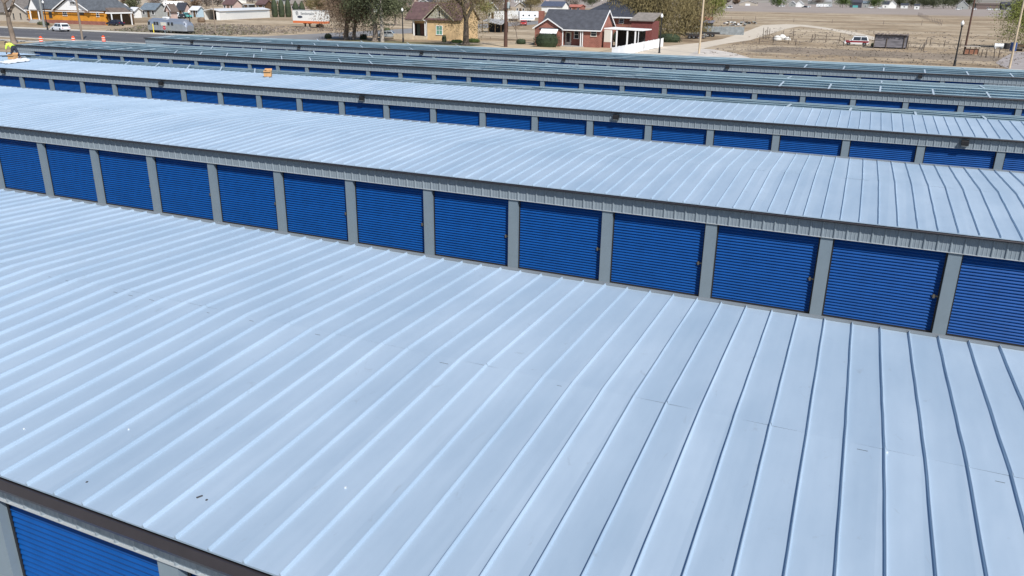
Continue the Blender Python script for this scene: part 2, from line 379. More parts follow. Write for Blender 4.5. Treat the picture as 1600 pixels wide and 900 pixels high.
def wall_light(parent, x, y):
    global LAMP
    if LAMP is None:
        b = MB(); b.prism([(0, 2.72), (-.15, 2.75), (-.17, 2.79), (-.17, 2.92), (-.12, 2.96), (0, 2.97)], 0, .29, 'x')
        LAMP = b.build('wall_light', M_BLACK, parent, (x, y, 0)); 
        MB().box(.03, .26, -.13, -.03, 2.716, 2.742).build('lens', mat('lamp_lens', (.45, .45, .42), .3), LAMP); return LAMP
    return copy_child(LAMP, parent, (x, y, 0))

def storage(label, y0, width, ph, i0, i1, roof, seam=(0, 0), lights=(), seed=1, gh=.11):
    root = empty('storage_building', ((XL+XR)/2, y0, PAD), label, 'storage building', 'rows of storage units')
    off = Vector((-(XL+XR)/2, -y0, -PAD)); rnd = random.Random(seed)
    holder = root
    class MBX(MB):
        def build(s, name, mats, parent=None, loc=None, **k):
            return MB.build(s, name, mats, holder, off if loc is None else Vector(loc)+off, **k)
    y1 = y0+width; ym = (y0+y1)/2; ov = .18
    # walls
    a = MBX(); ribbed(a, XL, XR, y0, ZF, ZE-.05, ph+.02)
    a.quad((XL, y0, ZF), (XL, y0+.20, ZF), (XR, y0+.20, ZF), (XR, y0, ZF))
    a.build('fascia', M_FASCIA)
    t = MBX(); t.prism([(y0-.034, ZF-.012), (y0-.034, ZF+.002), (y0+.01, ZF+.002), (y0+.01, ZF-.012)], XL, XR, 'x')
    t.build('bottom_trim', mat('sunlit_trim', (.42, .45, .47), .4, .2))  # sun catching the lower edge is put into the trim's pale colour
    xl, xr = ph+i0*P, ph+i1*P
    for (u, v, nm) in ((XL, xl-.002, 'a'), (xr+.312, XR, 'b')):
        if v-u > .05:
            b = MBX(); ribbed(b, u, v, y0+.004, PAD, ZF-.014, ph+.02); b.build('front_wall', M_FASCIA)
    for x, sg in ((XL, -1), (XR, 1)):
        e = MBX(); e.poly([(x, y0+.01, PAD), (x, y1, PAD), (x, y1, ZE-.04), (x, ym, ZR-.04), (x, y0+.01, ZE-.04)][::(1 if sg < 0 else -1)])
        e.build('end_wall', M_FASCIA)
    b = MBX(); b.box(XL, XR, y1-.01, y1+.004, PAD, ZE-.12); b.build('back_wall', M_FASCIA)
    b = MBX(); b.box(XL+.05, XR-.05, ym-.04, ym+.04, PAD, ZE-.35); b.build('dividing_wall', M_FASCIA)
    for i in range(i0, i1+1):
        o = make_pillar(holder, ph+i*P, y0); o.location = Vector((ph+i*P, y0, 0))+off
        if i < i1:
            o = make_door(holder, ph+i*P+.31, y0+.175); o.location = Vector((ph+i*P+.31, y0+.175, 0))+off
    b = MBX(); b.box(xl, xr+.3, y0+.182, y0+.22, ZF-.13, ZF-.002); b.build('door_header', M_DARKINT)
    # gutter, a K-shaped trough along the near eave and another along the far one
    gz = ZE-gh; gw = gh*1.22
    gw = gh+.065; pr = [(y0-.05, gz), (y0-gw+.05, gz), (y0-gw, gz+gh*.42), (y0-gw+.035, gz+gh*.93), (y0-gw+.05, gz+gh*.93), (y0-gw+.05, gz+gh*.6), (y0-.05, gz+gh*.6)]
    m = MBX(); m.prism([(p, z) for p, z in pr], XL-.02, XR+.02, 'x'); m.box(XL, XR, y0-.05, y0+.02, ZE-.11, ZE-.024)
    m.build('gutter', M_GUT)
    m = MBX(); zt = ZE-.015-(0 if roof == 'full' else .09); m.box(XL, XR, y1+.005, y1+.055, ZE-.19, zt); m.build('eave_trim', M_FASCIA if roof == 'full' else M_GALV_LIT)
    if roof in ('full', 'half'):
        r = MBX(); sk = -.10
        seam_roof(r, XL, XR, y0-.18, ZE, ym, ZR, seam[0], rnd, sk)
        if roof == 'full': seam_roof(r, XL, XR, y1, ZE, ym, ZR, seam[0]+2*sk, rnd, -sk)
        else: seam_roof(r, XL, -34.8, y1, ZE, ym, ZR, seam[0]+2*sk, rnd, -sk)
        o = r.build('roof', M_ROOF)
        # the closure strip under the far ends of the seams
        c = MBX(); c.box(XL, XR if roof == 'full' else -34.8, y1+.005, y1+.05, ZE-.012, ZE+.050)
        c.build('seam_closure', mat('closure_grey', (.20, .215, .225), .5, .2))
    if roof in ('half', 'frame'):
        def pz(y): t_ = (y-y0)/(ym-y0) if y <= ym else (y1-y)/(y1-ym); return ZE-.29+(ZR-ZE)*t_
        ys = [y0+.9+i*1.18 for i in range(4)]; ys2 = [y1-(y-y0) for y in ys]; lst = ([] if roof == 'half' else [y0+.10]+ys)+[ym-.16, ym+.16]+ys2[::-1]+[y1-.10]
        for y in lst:
            x0 = -34.7 if (roof == 'half') else XL+.1
            z = pz(y); q = MBX(); sg = 1 if y < ym else -1
            # Z purlin, lapped over each bay so that its edge wanders a little
            x = x0
            while x < XR-.1:
                xe = min(x+P*2, XR-.1); dz = rnd.uniform(-.006, .006); yy = y+rnd.uniform(-.02, .02)
                q.box(x, xe, yy+.07, yy+.074, z+dz, z+.2+dz); q.box(x, xe, yy, yy+.07, z+.196+dz, z+.2+dz); q.box(x, xe, yy, yy+.07, z+dz, z+.004+dz); q.box(x, xe, yy-.003, yy, z+.172+dz, z+.2+dz); q.box(x, xe, yy-.003, yy, z+dz, z+.026+dz)
                x = xe
            q.build('purlin', M_GALV)
        X = -34.0 if roof == 'half' else XL+1.2; kk = 0; slopes = [(y0+.05, ym, 1)] if roof == 'frame' else []
        slopes += [(ym, y1-.05, -1)]
        while X < XR-1:
            for (ya, yb, s_) in slopes:
                za, zb = pz(ya)+.205, pz(yb)+.205
                if ya == ym and roof == 'frame' and kk % 2: continue
                q = MBX()
                style = 'raf' if (X < -30 or X > 24) else ('diag' if X < -8 else ('x' if X < 14 else 'none'))
                if style == 'raf':
                    ye = min(ya+2.7, yb); zz = za+(zb-za)*(ye-ya)/(yb-ya); q.box(X, X+.11, ya, ya+.003, za+.005, za+.03); q.quad((X, ya, za+.03), (X+.11, ya, za+.03), (X+.11, ye, zz+.03), (X, ye, zz+.03)); q.quad((X, ya, za+.0), (X, ya, za+.03), (X, ye, zz+.03), (X, ye, zz)); q.quad((X+.11, ya, za+.0), (X+.11, ya, za+.03), (X+.11, ye, zz+.03), (X+.11, ye, zz))
                elif style == 'diag':
                    q.quad((X+2.1, ya, za+.012), (X+2.22, ya, za+.012), (X+.12, ya+2.5, za+.10), (X, ya+2.5, za+.10))
                elif style == 'x' and kk % 2 == 0:
                    q.tube((X, ya, za+.02), (X+P*.98, yb-(yb-ya)*.35, za+(zb-za)*.65+.03), .012, n=4); q.tube((X+P, ya+.1, za+.02), (X+P*.02, yb-(yb-ya)*.35, za+(zb-za)*.65+.03), .016, n=4)
                else: continue
                q.build('rafter' if style == 'raf' else 'brace', M_GALV_LIT)
            X += P; kk += 1
    for x in lights:
        o = wall_light(holder, x-.16, y0-.03); o.location = Vector((x-.16, y0-.03, 0))+off
    return root
storage('nearest storage row, its whole pale ribbed metal roof filling the foreground', -17.0, 9.33, 24.73, -3, 4, 'full', seam=(22.56-S18*50, 10.044), seed=2, gh=.20)
storage('second storage row with a long line of blue roller doors behind the nearest roof', 0, 9.118, 0, -4, 14, 'full', seam=(29.983, 28.377), seed=3)
storage('middle storage row roofed on its near side only, with bare purlins beyond the ridge', 17.12, 9.3, -24.74, -8, 22, 'half', seam=(-24.6, 0), lights=(-26.15, -10.98, 4.41, 19.50, 34.97), seed=4)
storage('unroofed storage row with open steel purlins, fourth from the camera', 34.2, 9.3, -43.467, -1, 28, 'frame', seed=5)
storage('farthest unroofed storage row with open steel purlins, next to the street', 50.86, 9.3, 23.311-23*P, -0, 28, 'frame', lights=(-41.8, -26.6, -11.37, 3.91, 19.0, 34.04), seed=6)

# lap clips, screws and scraps left lying on the nearest roof
def roof_z(y, y0, wdt):
    t = (y-y0)/(wdt/2); t = t if t <= 1 else 2-t
    return ZE+(ZR-ZE)*max(0, t)
def on_roof(px, py, y0=-17.0, wdt=9.33):
    q = G(px, py, 3.2)
    for _ in range(4): q = G(px, py, roof_z(q.y, y0, wdt))
    return q
M_SCUFF = mat('dark_tar', (.05, .05, .055), .7); M_CHIP = mat('white_scrap', (.52, .55, .58), .7)
for px, py, L, rz in ((312, 777, .07, 1.1), (323, 782, .022, .2), (136, 754, .022, .4)):
    q = on_roof(px, py); b = MB(); b.box(-L/2, L/2, -.012, .012, 0, .012)
    o = b.build('tar_scrap', M_SCUFF, None, q); o.rotation_euler = (0, 0, rz)
    tag(o, {312: 'longest dark scrap lying on the near roof above the bronze gutter', 323: 'small dark crumb right beside the longest dark scrap on the roof', 136: 'small dark crumb on the near roof just above the gutter at left'}[px], 'scrap', 'scraps on the nearest roof')
for px, py, L in ((540, 763, .013), (201, 672, .011), (38, 671, .011), (1386, 708, .013)):
    q = on_roof(px, py); b = MB(); b.prism([(-L, -L*.4), (L*.8, -L*.55), (L, L*.5), (-L*.6, L*.6)], 0, .02, 'z')
    o = b.build('paper_scrap', M_CHIP, None, q); o.rotation_euler = (0, 0, px*.1)
    tag(o, {540: 'white paper scrap on the middle of the nearest roof', 201: 'white paper scrap on the left part of the nearest roof, right of another one', 38: 'white paper scrap at the far left edge of the nearest roof', 1386: 'shiny white scrap against a seam at the right of the nearest roof'}[px], 'scrap', 'scraps on the nearest roof')
# dark lap marks near the ridge of the nearest roof
for px, py, px2, py2 in ((633, 549, 652, 553), (716, 567, 741, 571), (996, 626, 1024, 631), (1054, 638, 1070, 641), (1284, 687, 1302, 690), (1460, 725, 1488, 731), (111, 437, 125, 441)):
    pass
root1 = [o for o in bpy.data.objects if o.name == 'storage_building'][0]
rr_ = random.Random(8)
for k in range(-60, 100):
    x = 22.56-50*S18+k*S18
    if not (XL+3 < x < XR-2): continue
    y = -17.0+4.66-.16+rr_.uniform(-.05, .05); z = roof_z(y, -17.0, 9.33)
    if 14 < x < 36 and rr_.random() < .30:
        a = rr_.uniform(.03, .2); L = rr_.uniform(.05, .15); clip = MB(); clip.box(x+a, x+a+L, y, y+.004, z+.001, z+.004)
        c = clip.build('sheet_lap', M_SCUFF, root1); c.location = -Vector(root1.location)

# ------------------------------------------------------------ worker, boxes, sheet on the middle row
def skin_chain(name, verts, edges, radii, m, parent=None, root=0, sub=2, loc=None):
    me = bpy.data.meshes.new(name); me.from_pydata(verts, edges, []); me.materials.append(m)
    o = bpy.data.objects.new(name, me); C.objects.link(o)
    if parent: o.parent = parent
    if loc is not None: o.location = loc
    md = o.modifiers.new('skin', 'SKIN'); md.use_smooth_shade = True
    for i, r in enumerate(radii): me.skin_vertices[0].data[i].radius = (r, r) if not isinstance(r, tuple) else r
    me.skin_vertices[0].data[root].use_root = True
    s = o.modifiers.new('sub', 'SUBSURF'); s.levels = sub; s.render_levels = sub
    return o
y3 = 17.12
wq = Vector((-30.3, 20.9, roof_z(20.9, y3, 9.3)+.0))
M_SKIN = mat('skin', (.42, .24, .16), .6); M_NEON = mat('neon_yellow_cloth', (.62, .85, .10), .8, 0, .12, 8); M_NAVY = mat('navy_cloth', (.018, .022, .04), .85, 0, .2, 8)
# body (skin): pelvis, chest, neck, head, arms with hands, legs
wr = empty('person', wq, 'roofer bending over in a neon yellow shirt, dark cap and navy trousers', 'person')
V = [(.20, 0, .88), (.02, 0, 1.02), (-.22, 0, 1.12), (-.36, 0, 1.15), (-.46, 0, 1.17),
     (-.24, -.19, 1.08), (-.34, -.24, .83), (-.40, -.20, .58), (-.42, -.19, .50),
     (-.24, .19, 1.08), (-.36, .24, .82), (-.42, .20, .57), (-.44, .19, .49),
     (.20, -.11, .84), (.10, -.14, .46), (.22, -.14, .08), (.06, -.15, .05),
     (.22, .11, .84), (.38, .14, .48), (.62, .14, .14), (.50, .14, .05)]
E_ = [(0, 1), (1, 2), (2, 3), (3, 4), (2, 5), (5, 6), (6, 7), (7, 8), (2, 9), (9, 10), (10, 11), (11, 12), (0, 13), (13, 14), (14, 15), (15, 16), (0, 17), (17, 18), (18, 19), (19, 20)]
RR = [.13, .13, .13, .055, .055, .06, .045, .035, .03, .06, .045, .035, .03, .095, .065, .045, .04, .095, .065, .045, .04]
skin_chain('body', V, E_, RR, M_SKIN, wr)
hd = MB(); hd.lathe([(.02, -.115), (.065, -.10), (.085, -.04), (.09, .02), (.08, .075), (.045, .11), (.01, .12)], n=12)
hd.box(-.105, -.08, -.012, .012, -.03, .02); hd.box(-.012, .012, -.10, -.084, -.025, .025); hd.box(-.012, .012, .084, .10, -.025, .025)
h = hd.build('head', M_SKIN, wr, (-.52, 0, 1.17), smooth=True); h.rotation_euler = (0, R(-35), 0)
cp2 = MB(); cp2.lathe([(.103, .0), (.107, .04), (.09, .10), (.05, .135), (.01, .14)], n=14); cp2.prism([(-.20, -.07), (-.08, -.085), (-.08, .085), (-.20, .07)], .0, .014, 'z')
cc = cp2.build('cap', M_BLACK, h, (0, 0, .02), smooth=True)
skin_chain('shirt', [V[1], V[2], (-.33, 0, 1.14), V[5], V[6], (-.37, -.23, .72), V[9], V[10], (-.39, .23, .72), (.14, 0, .93)], [(0, 1), (1, 2), (1, 3), (3, 4), (4, 5), (1, 6), (6, 7), (7, 8), (0, 9)], [.165, .17, .09, .09, .066, .06, .09, .066, .06, .16], M_NEON, wr, root=0)
skin_chain('trousers', [V[0], V[13], V[14], (.215, -.14, .12), V[17], V[18], (.60, .14, .17), (.08, 0, .97)], [(0, 1), (1, 2), (2, 3), (0, 4), (4, 5), (5, 6), (0, 7)], [.17, .13, .095, .08, .13, .095, .08, .16], M_NAVY, wr)
for (x, y, rz) in ((.16, -.14, 0), (.58, .14, 0)):
    s = MB(); s.box(-.19, .10, -.05, .05, 0, .07).box(-.06, .10, -.045, .045, .07, .13); s.build('boot', M_BLACK, wr, (x, y, .0 if x < .3 else .02), bevel=.02)
for sy in (-1, 1):
    hb = MB(); px_ = -.43; py_ = sy*.19
    hb.box(px_-.035, px_+.02, py_-.04, py_+.04, .44, .52)
    for f_, L_ in enumerate((.075, .085, .08, .062)): hb.tube((px_-.02, py_-.03+f_*.02, .45), (px_-.05, py_-.03+f_*.02, .45-L_*.8), .010, .007, n=5); 
    hb.tube((px_, py_-sy*.04, .50), (px_-.04, py_-sy*.075, .44), .012, .008, n=5)
    hb.build('glove', M_BLACK, wr)
M_CARD = mat('cardboard', (.48, .27, .12), .85, 0, .12, 4)
def carton(loc, sx, sy, sz, rz, label, flaps=True):
    r = empty('cardboard_box', loc, label, 'cardboard box', None, rz)
    b = MB(); t = .008
    b.box(-sx/2, sx/2, -sy/2, -sy/2+t, 0, sz).box(-sx/2, sx/2, sy/2-t, sy/2, 0, sz).box(-sx/2, -sx/2+t, -sy/2+t, sy/2-t, 0, sz).box(sx/2-t, sx/2, -sy/2+t, sy/2-t, 0, sz).box(-sx/2+t, sx/2-t, -sy/2+t, sy/2-t, 0, t)
    b.build('carton', M_CARD, r)
    for (x, y, a, b_) in ((0, -sy/2, 0, -1), (0, sy/2, 0, 1), (-sx/2, 0, -1, 0), (sx/2, 0, 1, 0)):
        f = MB(); d = sy*.42
        if b_: f.poly([(-sx/2, y, sz), (sx/2, y, sz), (sx/2, y+b_*d*.55, sz-.05 if b_ < 0 else sz+d*.7), (-sx/2, y+b_*d*.55, sz-.05 if b_ < 0 else sz+d*.7)])
        else: f.poly([(x, -sy/2, sz), (x, sy/2, sz), (x-a*d*.8, sy/2, sz+.05), (x-a*d*.8, -sy/2, sz+.05)])
        o = f.build('flap', M_CARD, r); s_ = o.modifiers.new('s', 'SOLIDIFY'); s_.thickness = .006
    return r
q = on_roof(21, 94, y3, 9.3); q.z += .02
carton(q+Vector((0, 0, .05)), .55, .42, .34, .3, 'brown cardboard box beside the bending roofer, on the white sheet')
q = on_roof(419, 120.5, y3, 9.3); carton(q+Vector((0, 0, .05)), .46, .38, .36, .5, 'open cardboard box standing alone on the middle roof')
def wrap():
    a, b_, c_, d_ = on_roof(0, 98.5, y3, 9.3), on_roof(10, 101.5, y3, 9.3), on_roof(47, 96.5, y3, 9.3), on_roof(40, 92, y3, 9.3)
    m = MB(); nx, ny = 16, 6; rr = random.Random(5); gr = []
    for i in range(nx+1):
        row = []
        for j in range(ny+1):
            u, v_ = i/nx, j/ny; p0 = b_.lerp(c_, u); p1 = a.lerp(d_, u); q = p0.lerp(p1, v_)
            q = q+Vector((rr.uniform(-.1, .1), rr.uniform(-.1, .1), 0)); q.z = roof_z(q.y, y3, 9.3)+.075+rr.uniform(0, .07); row.append(q)
        gr.append(row)
    for i in range(nx):
        for j in range(ny): m.quad(gr[i][j], gr[i+1][j], gr[i+1][j+1], gr[i][j+1])
    o = m.build('plastic_sheet', mat('white_sheeting', (.70, .72, .75), .6)); s_ = o.modifiers.new('s', 'SOLIDIFY'); s_.thickness = .03
    tag(o, 'crumpled white sheeting spread on the roof around the roofer', 'plastic sheet')
wrap()

# ------------------------------------------------------------ vegetation
M_BARK = mat('grey_brown_bark', (.20, .16, .13), .95, 0, .3, 3, bump=.5, bscale=12, stretch=(1, 1, .3))
M_BARKD = mat('dark_bark', (.10, .078, .062), .95, 0, .3, 3, bump=.5, bscale=12, stretch=(1, 1, .3))
def leafmat(name, c, c2): return mat(name, tuple(v*.72 for v in c), .8, 0, 0, .55, col2=tuple(v*.80 for v in c2))
LF = {'olive': leafmat('olive_leaves', (.13, .105, .045), (.27, .215, .09)), 'dark': leafmat('dark_green_leaves', (.050, .062, .030), (.13, .145, .065)),
      'spring': leafmat('spring_leaves', (.16, .19, .04), (.33, .36, .09)), 'brown': leafmat('brown_budding_leaves', (.16, .11, .075), (.29, .20, .13)),
      'conifer': leafmat('conifer_leaves', (.022, .035, .016), (.055, .075, .03)), 'hedge': leafmat('hedge_leaves', (.018, .033, .014), (.045, .07, .028)),
      'grey': leafmat('grey_twig_leaves', (.20, .165, .14), (.33, .28, .24)), 'green': leafmat('fresh_green_leaves', (.055, .10, .02), (.15, .21, .05))}
def leafquad(mb, c, s, rnd, droop=0):
    d = Vector((rnd.gauss(0, 1), rnd.gauss(0, 1), rnd.gauss(0, 1)-droop*3)).normalized(); e = d.orthogonal().normalized()
    e = Matrix.Rotation(rnd.uniform(0, 6.28), 3, d) @ e; L = s*rnd.uniform(.6, 1.5)*(1+droop); W = s*rnd.uniform(.35, .7)
    mb.quad(c-d*L/2-e*W*.2, c+e*W/2, c+d*L/2+e*W*.1, c-e*W/2)
def tree(name, loc, label, cat, h, cr, tr, leaf, nleaf=2500, ls=.3, seed=1, fork=.3, droop=0, bark=None, levels=4, spread=.55, group=None, cz=.62, flat=.75, twig=True, trunks=1):
    rnd = random.Random(seed); root = empty(name, loc, label, cat, group); tb = MB(); wb = MB(); ends = []
    cen = Vector((0, 0, h*cz))
    def grow(p, d, L, r, lev):
        n = 3 if lev < 2 else 2; q = p.copy()
        for i in range(n):
            d2 = (d+Vector((rnd.gauss(0, .10), rnd.gauss(0, .10), rnd.gauss(0, .05)))).normalized(); q2 = q+d2*L/n
            (tb if lev < 3 else wb).tube(q, q2, r*(1-.28*i/n), r*(1-.28*(i+1)/n), n=8 if lev < 2 else (5 if lev < 3 else 3), cap=False)
            q, d = q2, d2
            if lev >= 2: ends.append((q.copy(), d.copy()))
        if lev < levels:
            k = rnd.choice((2, 3, 3)) if lev else 3
            for j in range(k):
                a = rnd.uniform(0, 6.28) if lev else 6.28*j/k+rnd.uniform(-.4, .4); sp = spread*rnd.uniform(.6, 1.3)
                o = d.orthogonal().normalized(); o = Matrix.Rotation(a, 3, d) @ o; nd = (d*math.cos(sp)+o*math.sin(sp)); nd.z += .12-droop*.10*lev; nd.normalize()
                grow(q, nd, L*rnd.uniform(.62, .86), r*.60, lev+1)
    for t in range(trunks):
        st = Vector((rnd.uniform(-.5, .5)*(trunks > 1), rnd.uniform(-.5, .5)*(trunks > 1), -.05))
        tb.tube(st, st+Vector((0, 0, .5)), tr*1.35, tr*1.02, n=10, cap=False)
        grow(st+Vector((0, 0, .45)), Vector((rnd.uniform(-.12, .12), rnd.uniform(-.12, .12), 1)).normalized(), h*fork, tr, 0)
    tb.build('trunk', bark or M_BARK, root, smooth=True)
    if wb.f: wb.build('branches', bark or M_BARK, root)
    lb_ = MB(); R3 = Vector((cr, cr, h*(1-cz)*1.05 if not droop else h*.5))
    ok = [e for e in ends if ((e[0]-cen).x/cr)**2+((e[0]-cen).y/cr)**2+((e[0]-cen).z/(h*.55))**2 < 1.5] or ends
    per = max(1, nleaf//max(1, len(ok)*2))
    clump = []
    while len(clump) < int(30+cr*5):
        v_ = Vector((rnd.uniform(-1, 1), rnd.uniform(-1, 1), rnd.uniform(-1, 1)))
        if .25 < v_.length < 1: clump.append(Vector((v_.x*cr*.92, v_.y*cr*.92, v_.z*h*(1-cz)*.95))+cen)
    cnt = 0
    for e, d in ok:
        for _ in range(per):
            c = e+Vector((rnd.gauss(0, 1), rnd.gauss(0, 1), rnd.gauss(0, 1)-droop*1.6*rnd.random()))*(.10*cr)
            leafquad(lb_, c, ls, rnd, droop); cnt += 1
    nleaf = int(nleaf*1.5)
    while cnt < nleaf:
        cl = rnd.choice(clump); rr = cr*.17
        for _ in range(12):
            c = cl+Vector((rnd.gauss(0, rr), rnd.gauss(0, rr), rnd.gauss(0, rr*.8)-droop*abs(rnd.gauss(0, rr*1.5)))); 
            if c.z < .6: c.z = .6+rnd.random()
            leafquad(lb_, c, ls, rnd, droop); cnt += 1
    lb_.build('crown', leaf, root)
    return root
def column_bush(loc, label, h, r, leaf, name='cypress', cat='tree', group=None, n=900, ls=.22, seed=1):
    rnd = random.Random(seed); root = empty(name, loc, label, cat, group); b = MB(); t = MB(); t.tube((0, 0, 0), (0, 0, h*.9), .12, .03, n=6); t.build('trunk', M_BARKD, root)
    co = MB(); co.lathe([(r*.7, .1), (r*.88, h*.12), (r*.9, h*.55), (r*.62, h*.82), (r*.15, h*.97)], n=10); co.build('inner_foliage', leaf, root)
    for _ in range(n):
        z = rnd.random()**.8*h; k = (min(1, z/(h*.18)+.35))*(1-max(0, z/h-.35)/.68)**.7 if z < h else 0
        a = rnd.uniform(0, 6.28); rr = r*k*rnd.uniform(.55, 1.08); leafquad(b, Vector((rr*math.cos(a), rr*math.sin(a), z)), ls, rnd)
    b.build('crown', leaf, root); return root
def shrub(loc, label, rx_, ry_, h, leaf, name='shrub', n=900, ls=.16, seed=1, group=None, boxy=.6, cat='shrub'):
    rnd = random.Random(seed); root = empty(name, loc, label, cat, group); b = MB()
    # dense inner mass so that it closes up like a clipped hedge
    core = MB(); core.lathe([(.72, 0.02), (.88, h*.3), (.86, h*.65), (.6, h*.86), (.1, h*.93)], n=14)
    core.v = [(x*rx_, y*ry_, z) for x, y, z in core.v]; core.build('inner_foliage', leaf, root)
    for _ in range(n):
        a = rnd.uniform(0, 6.28); u = rnd.random(); ph_ = math.asin(u)
        kx = math.copysign(abs(math.cos(a))**boxy, math.cos(a)); ky = math.copysign(abs(math.sin(a))**boxy, math.sin(a)); s = math.cos(ph_)**(boxy*.7); k = rnd.uniform(.86, 1.05)
        leafquad(b, Vector((kx*rx_*s*k, ky*ry_*s*k, h*(math.sin(ph_)**.8)*k)), ls, rnd)
    b.build('outer_foliage', leaf, root); return root

tree('tree', G(22, 68), 'bare grey-barked street tree by the road at the left edge', 'tree', 12.5, 4.2, .42, LF['grey'], 1200, .2, 11, fork=.30, spread=.55, cz=.75)
tree('tree', G(541, 62), 'spreading tree with a pale trunk and drooping brown foliage beside the side road', 'tree', 11, 6.2, .50, LF['brown'], 9000, .20, 12, fork=.24, droop=.6, cz=.58, spread=.62)
tree('tree', G(553, 62.5), 'slimmer grey trunk standing just right of the pale trunk by the side road', 'tree', 12, 5.0, .36, LF['olive'], 6500, .24, 13, fork=.3, cz=.66, spread=.45, droop=.4)
tree('tree', G(586, 65), 'dark green leafy tree immediately left of the grey concrete pole', 'tree', 12.5, 5.4, .52, LF['dark'], 9500, .27, 14, fork=.25, cz=.60, spread=.5, droop=.3)
tree('tree', G(506, 34), 'olive leafy tree whose crown rises over the white sign trailer', 'tree', 10.5, 5.6, .3, LF['olive'], 6500, .26, 15, fork=.22, cz=.62)
tree('tree', G(618, 40), 'dark green tree between the concrete pole and the maroon roof', 'tree', 9.5, 4.2, .3, LF['dark'], 4200, .28, 16, fork=.22, cz=.6)
tree('tree', G(728, 71), 'big forked dark trunk with fine budding twigs in front of the tan house', 'tree', 13, 6.8, .58, LF['olive'], 9500, .19, 17, fork=.30, cz=.6, bark=M_BARKD, spread=.5, droop=.3, levels=5)
tree('tree', G(808, 63), 'small bare shrubby tree standing in the yard left of the brick house', 'tree', 4.6, 1.7, .09, LF['brown'], 500, .14, 18, fork=.32, cz=.72)
tree('willow', G(1018, 62), 'huge willow with hanging olive foliage behind the white fence', 'tree', 14, 9.0, .9, LF['olive'], 17000, .26, 19, fork=.2, droop=.9, cz=.5, bark=M_BARKD, trunks=2)
tree('willow', G(984, 58), 'olive willow crown rising left of the largest willow, above the patio roof', 'tree', 11.5, 6.0, .6, LF['olive'], 7000, .28, 20, fork=.2, droop=.8, cz=.52, bark=M_BARKD)
tree('willow', G(1068, 54), 'olive willow behind the pale wooden pole, right of the largest willow', 'tree', 14, 7.5, .6, LF['olive'], 10000, .28, 24, fork=.2, droop=.9, cz=.52, bark=M_BARKD)
tree('willow', G(1112, 36), 'bright green weeping willow beside the dirt yard', 'tree', 12, 4.6, .35, LF['spring'], 5200, .30, 21, fork=.24, droop=1.0, cz=.62)
tree('tree', G(1603, 76), 'yellow-green tree cut off by the right edge, behind the wooden pole', 'tree', 12.5, 6.2, .4, LF['spring'], 10000, .22, 22, fork=.2, cz=.5, droop=.3)
tree('tree', G(760, 30), 'yellow-green tree behind the big forked trunk', 'tree', 7, 3.4, .25, LF['spring'], 1800, .28, 23, fork=.22, cz=.6)
tree('tree', G(828, 22), 'olive tree behind the long white trailers', 'tree', 9, 5.2, .3, LF['olive'], 2400, .34, 25, fork=.22, cz=.55)
tree('tree', G(925, 10), 'dark green tree rising behind the black hipped roof', 'tree', 8, 7, .3, LF['dark'], 1600, .6, 26, fork=.22, cz=.55)
for k, px in enumerate((430, 440.5, 451, 463, 473)):
    column_bush(G(px, 27), ('leftmost', 'second from left', 'middle', 'second from right', 'rightmost')[k]+' of five dark columnar cypresses behind the sloping field', 6.2 if k < 3 else 5.4, 1.15, LF['conifer'], group='row of columnar cypresses', seed=30+k, n=900, ls=.22)
shrub(G(854, 73.5), 'large dark clipped hedge in front of the brick gable', 2.35, 1.3, 2.35, LF['hedge'], 'hedge', 2200, .13, 41, cat='hedge')
shrub(G(814, 69), 'low rounded shrub left of the big clipped hedge', 1.0, .8, .95, LF['hedge'], n=500, ls=.12, seed=42, boxy=1)
shrub(G(694, 66), 'dark shrub under the green window of the tan house', .45, .45, 1.35, LF['dark'], n=320, ls=.13, seed=43, boxy=1)
shrub(G(714, 67), 'low green bush at the corner of the tan house', 1.3, .7, .6, LF['green'], n=400, ls=.13, seed=44, boxy=1)
shrub(G(740, 66.5), 'low green bush right of the big forked trunk', 1.4, .7, .75, LF['green'], n=420, ls=.13, seed=45, boxy=1)
shrub(G(513, 60.5), 'dark little conifer shrub at the edge of the side road', .75, .7, 1.0, LF['conifer'], n=320, ls=.15, seed=46, boxy=1)
shrub(G(568, 61.5), 'round dark bush between the tree trunks', .75, .7, 1.05, LF['conifer'], n=380, ls=.15, seed=47, boxy=1)
shrub(G(605, 52), 'dark bush just right of the grey concrete pole', .8, .6, 1.3, LF['dark'], n=320, ls=.15, seed=48, boxy=1)
shrub(G(500, 43), 'brown bush under the end of the sign trailer', 1.2, .7, .9, LF['brown'], n=420, ls=.16, seed=49, boxy=1)
shrub(G(68, 39), 'low grey-green hedge in front of the orange porch', 2.2, .7, .8, LF['dark'], n=420, ls=.16, seed=50, boxy=1)
shrub(G(315, 35), 'bare reddish bush near the dark end of the long white building', 1.3, 1, 1.4, LF['brown'], n=300, ls=.16, seed=51, boxy=1)
shrub(G(976, 66), 'dark leafy mass added as shade under the willow beside the white fence', 3.0, 1.2, 2.2, LF['hedge'], n=800, ls=.2, seed=52, boxy=1)  # added foliage, its near-black green stands for shade at the willow's base
shrub(G(1044, 66), 'dark leafy mass standing in for shade beneath the largest willow', 2.6, 1.2, 1.7, LF['hedge'], n=700, ls=.2, seed=53, boxy=1)  # leafy filler painting the dark shadow below the crown
shrub(G(1366, 73), 'scrubby dark weed clump left of the wooden stall', .7, .5, .8, LF['dark'], n=220, ls=.15, seed=54, boxy=1)
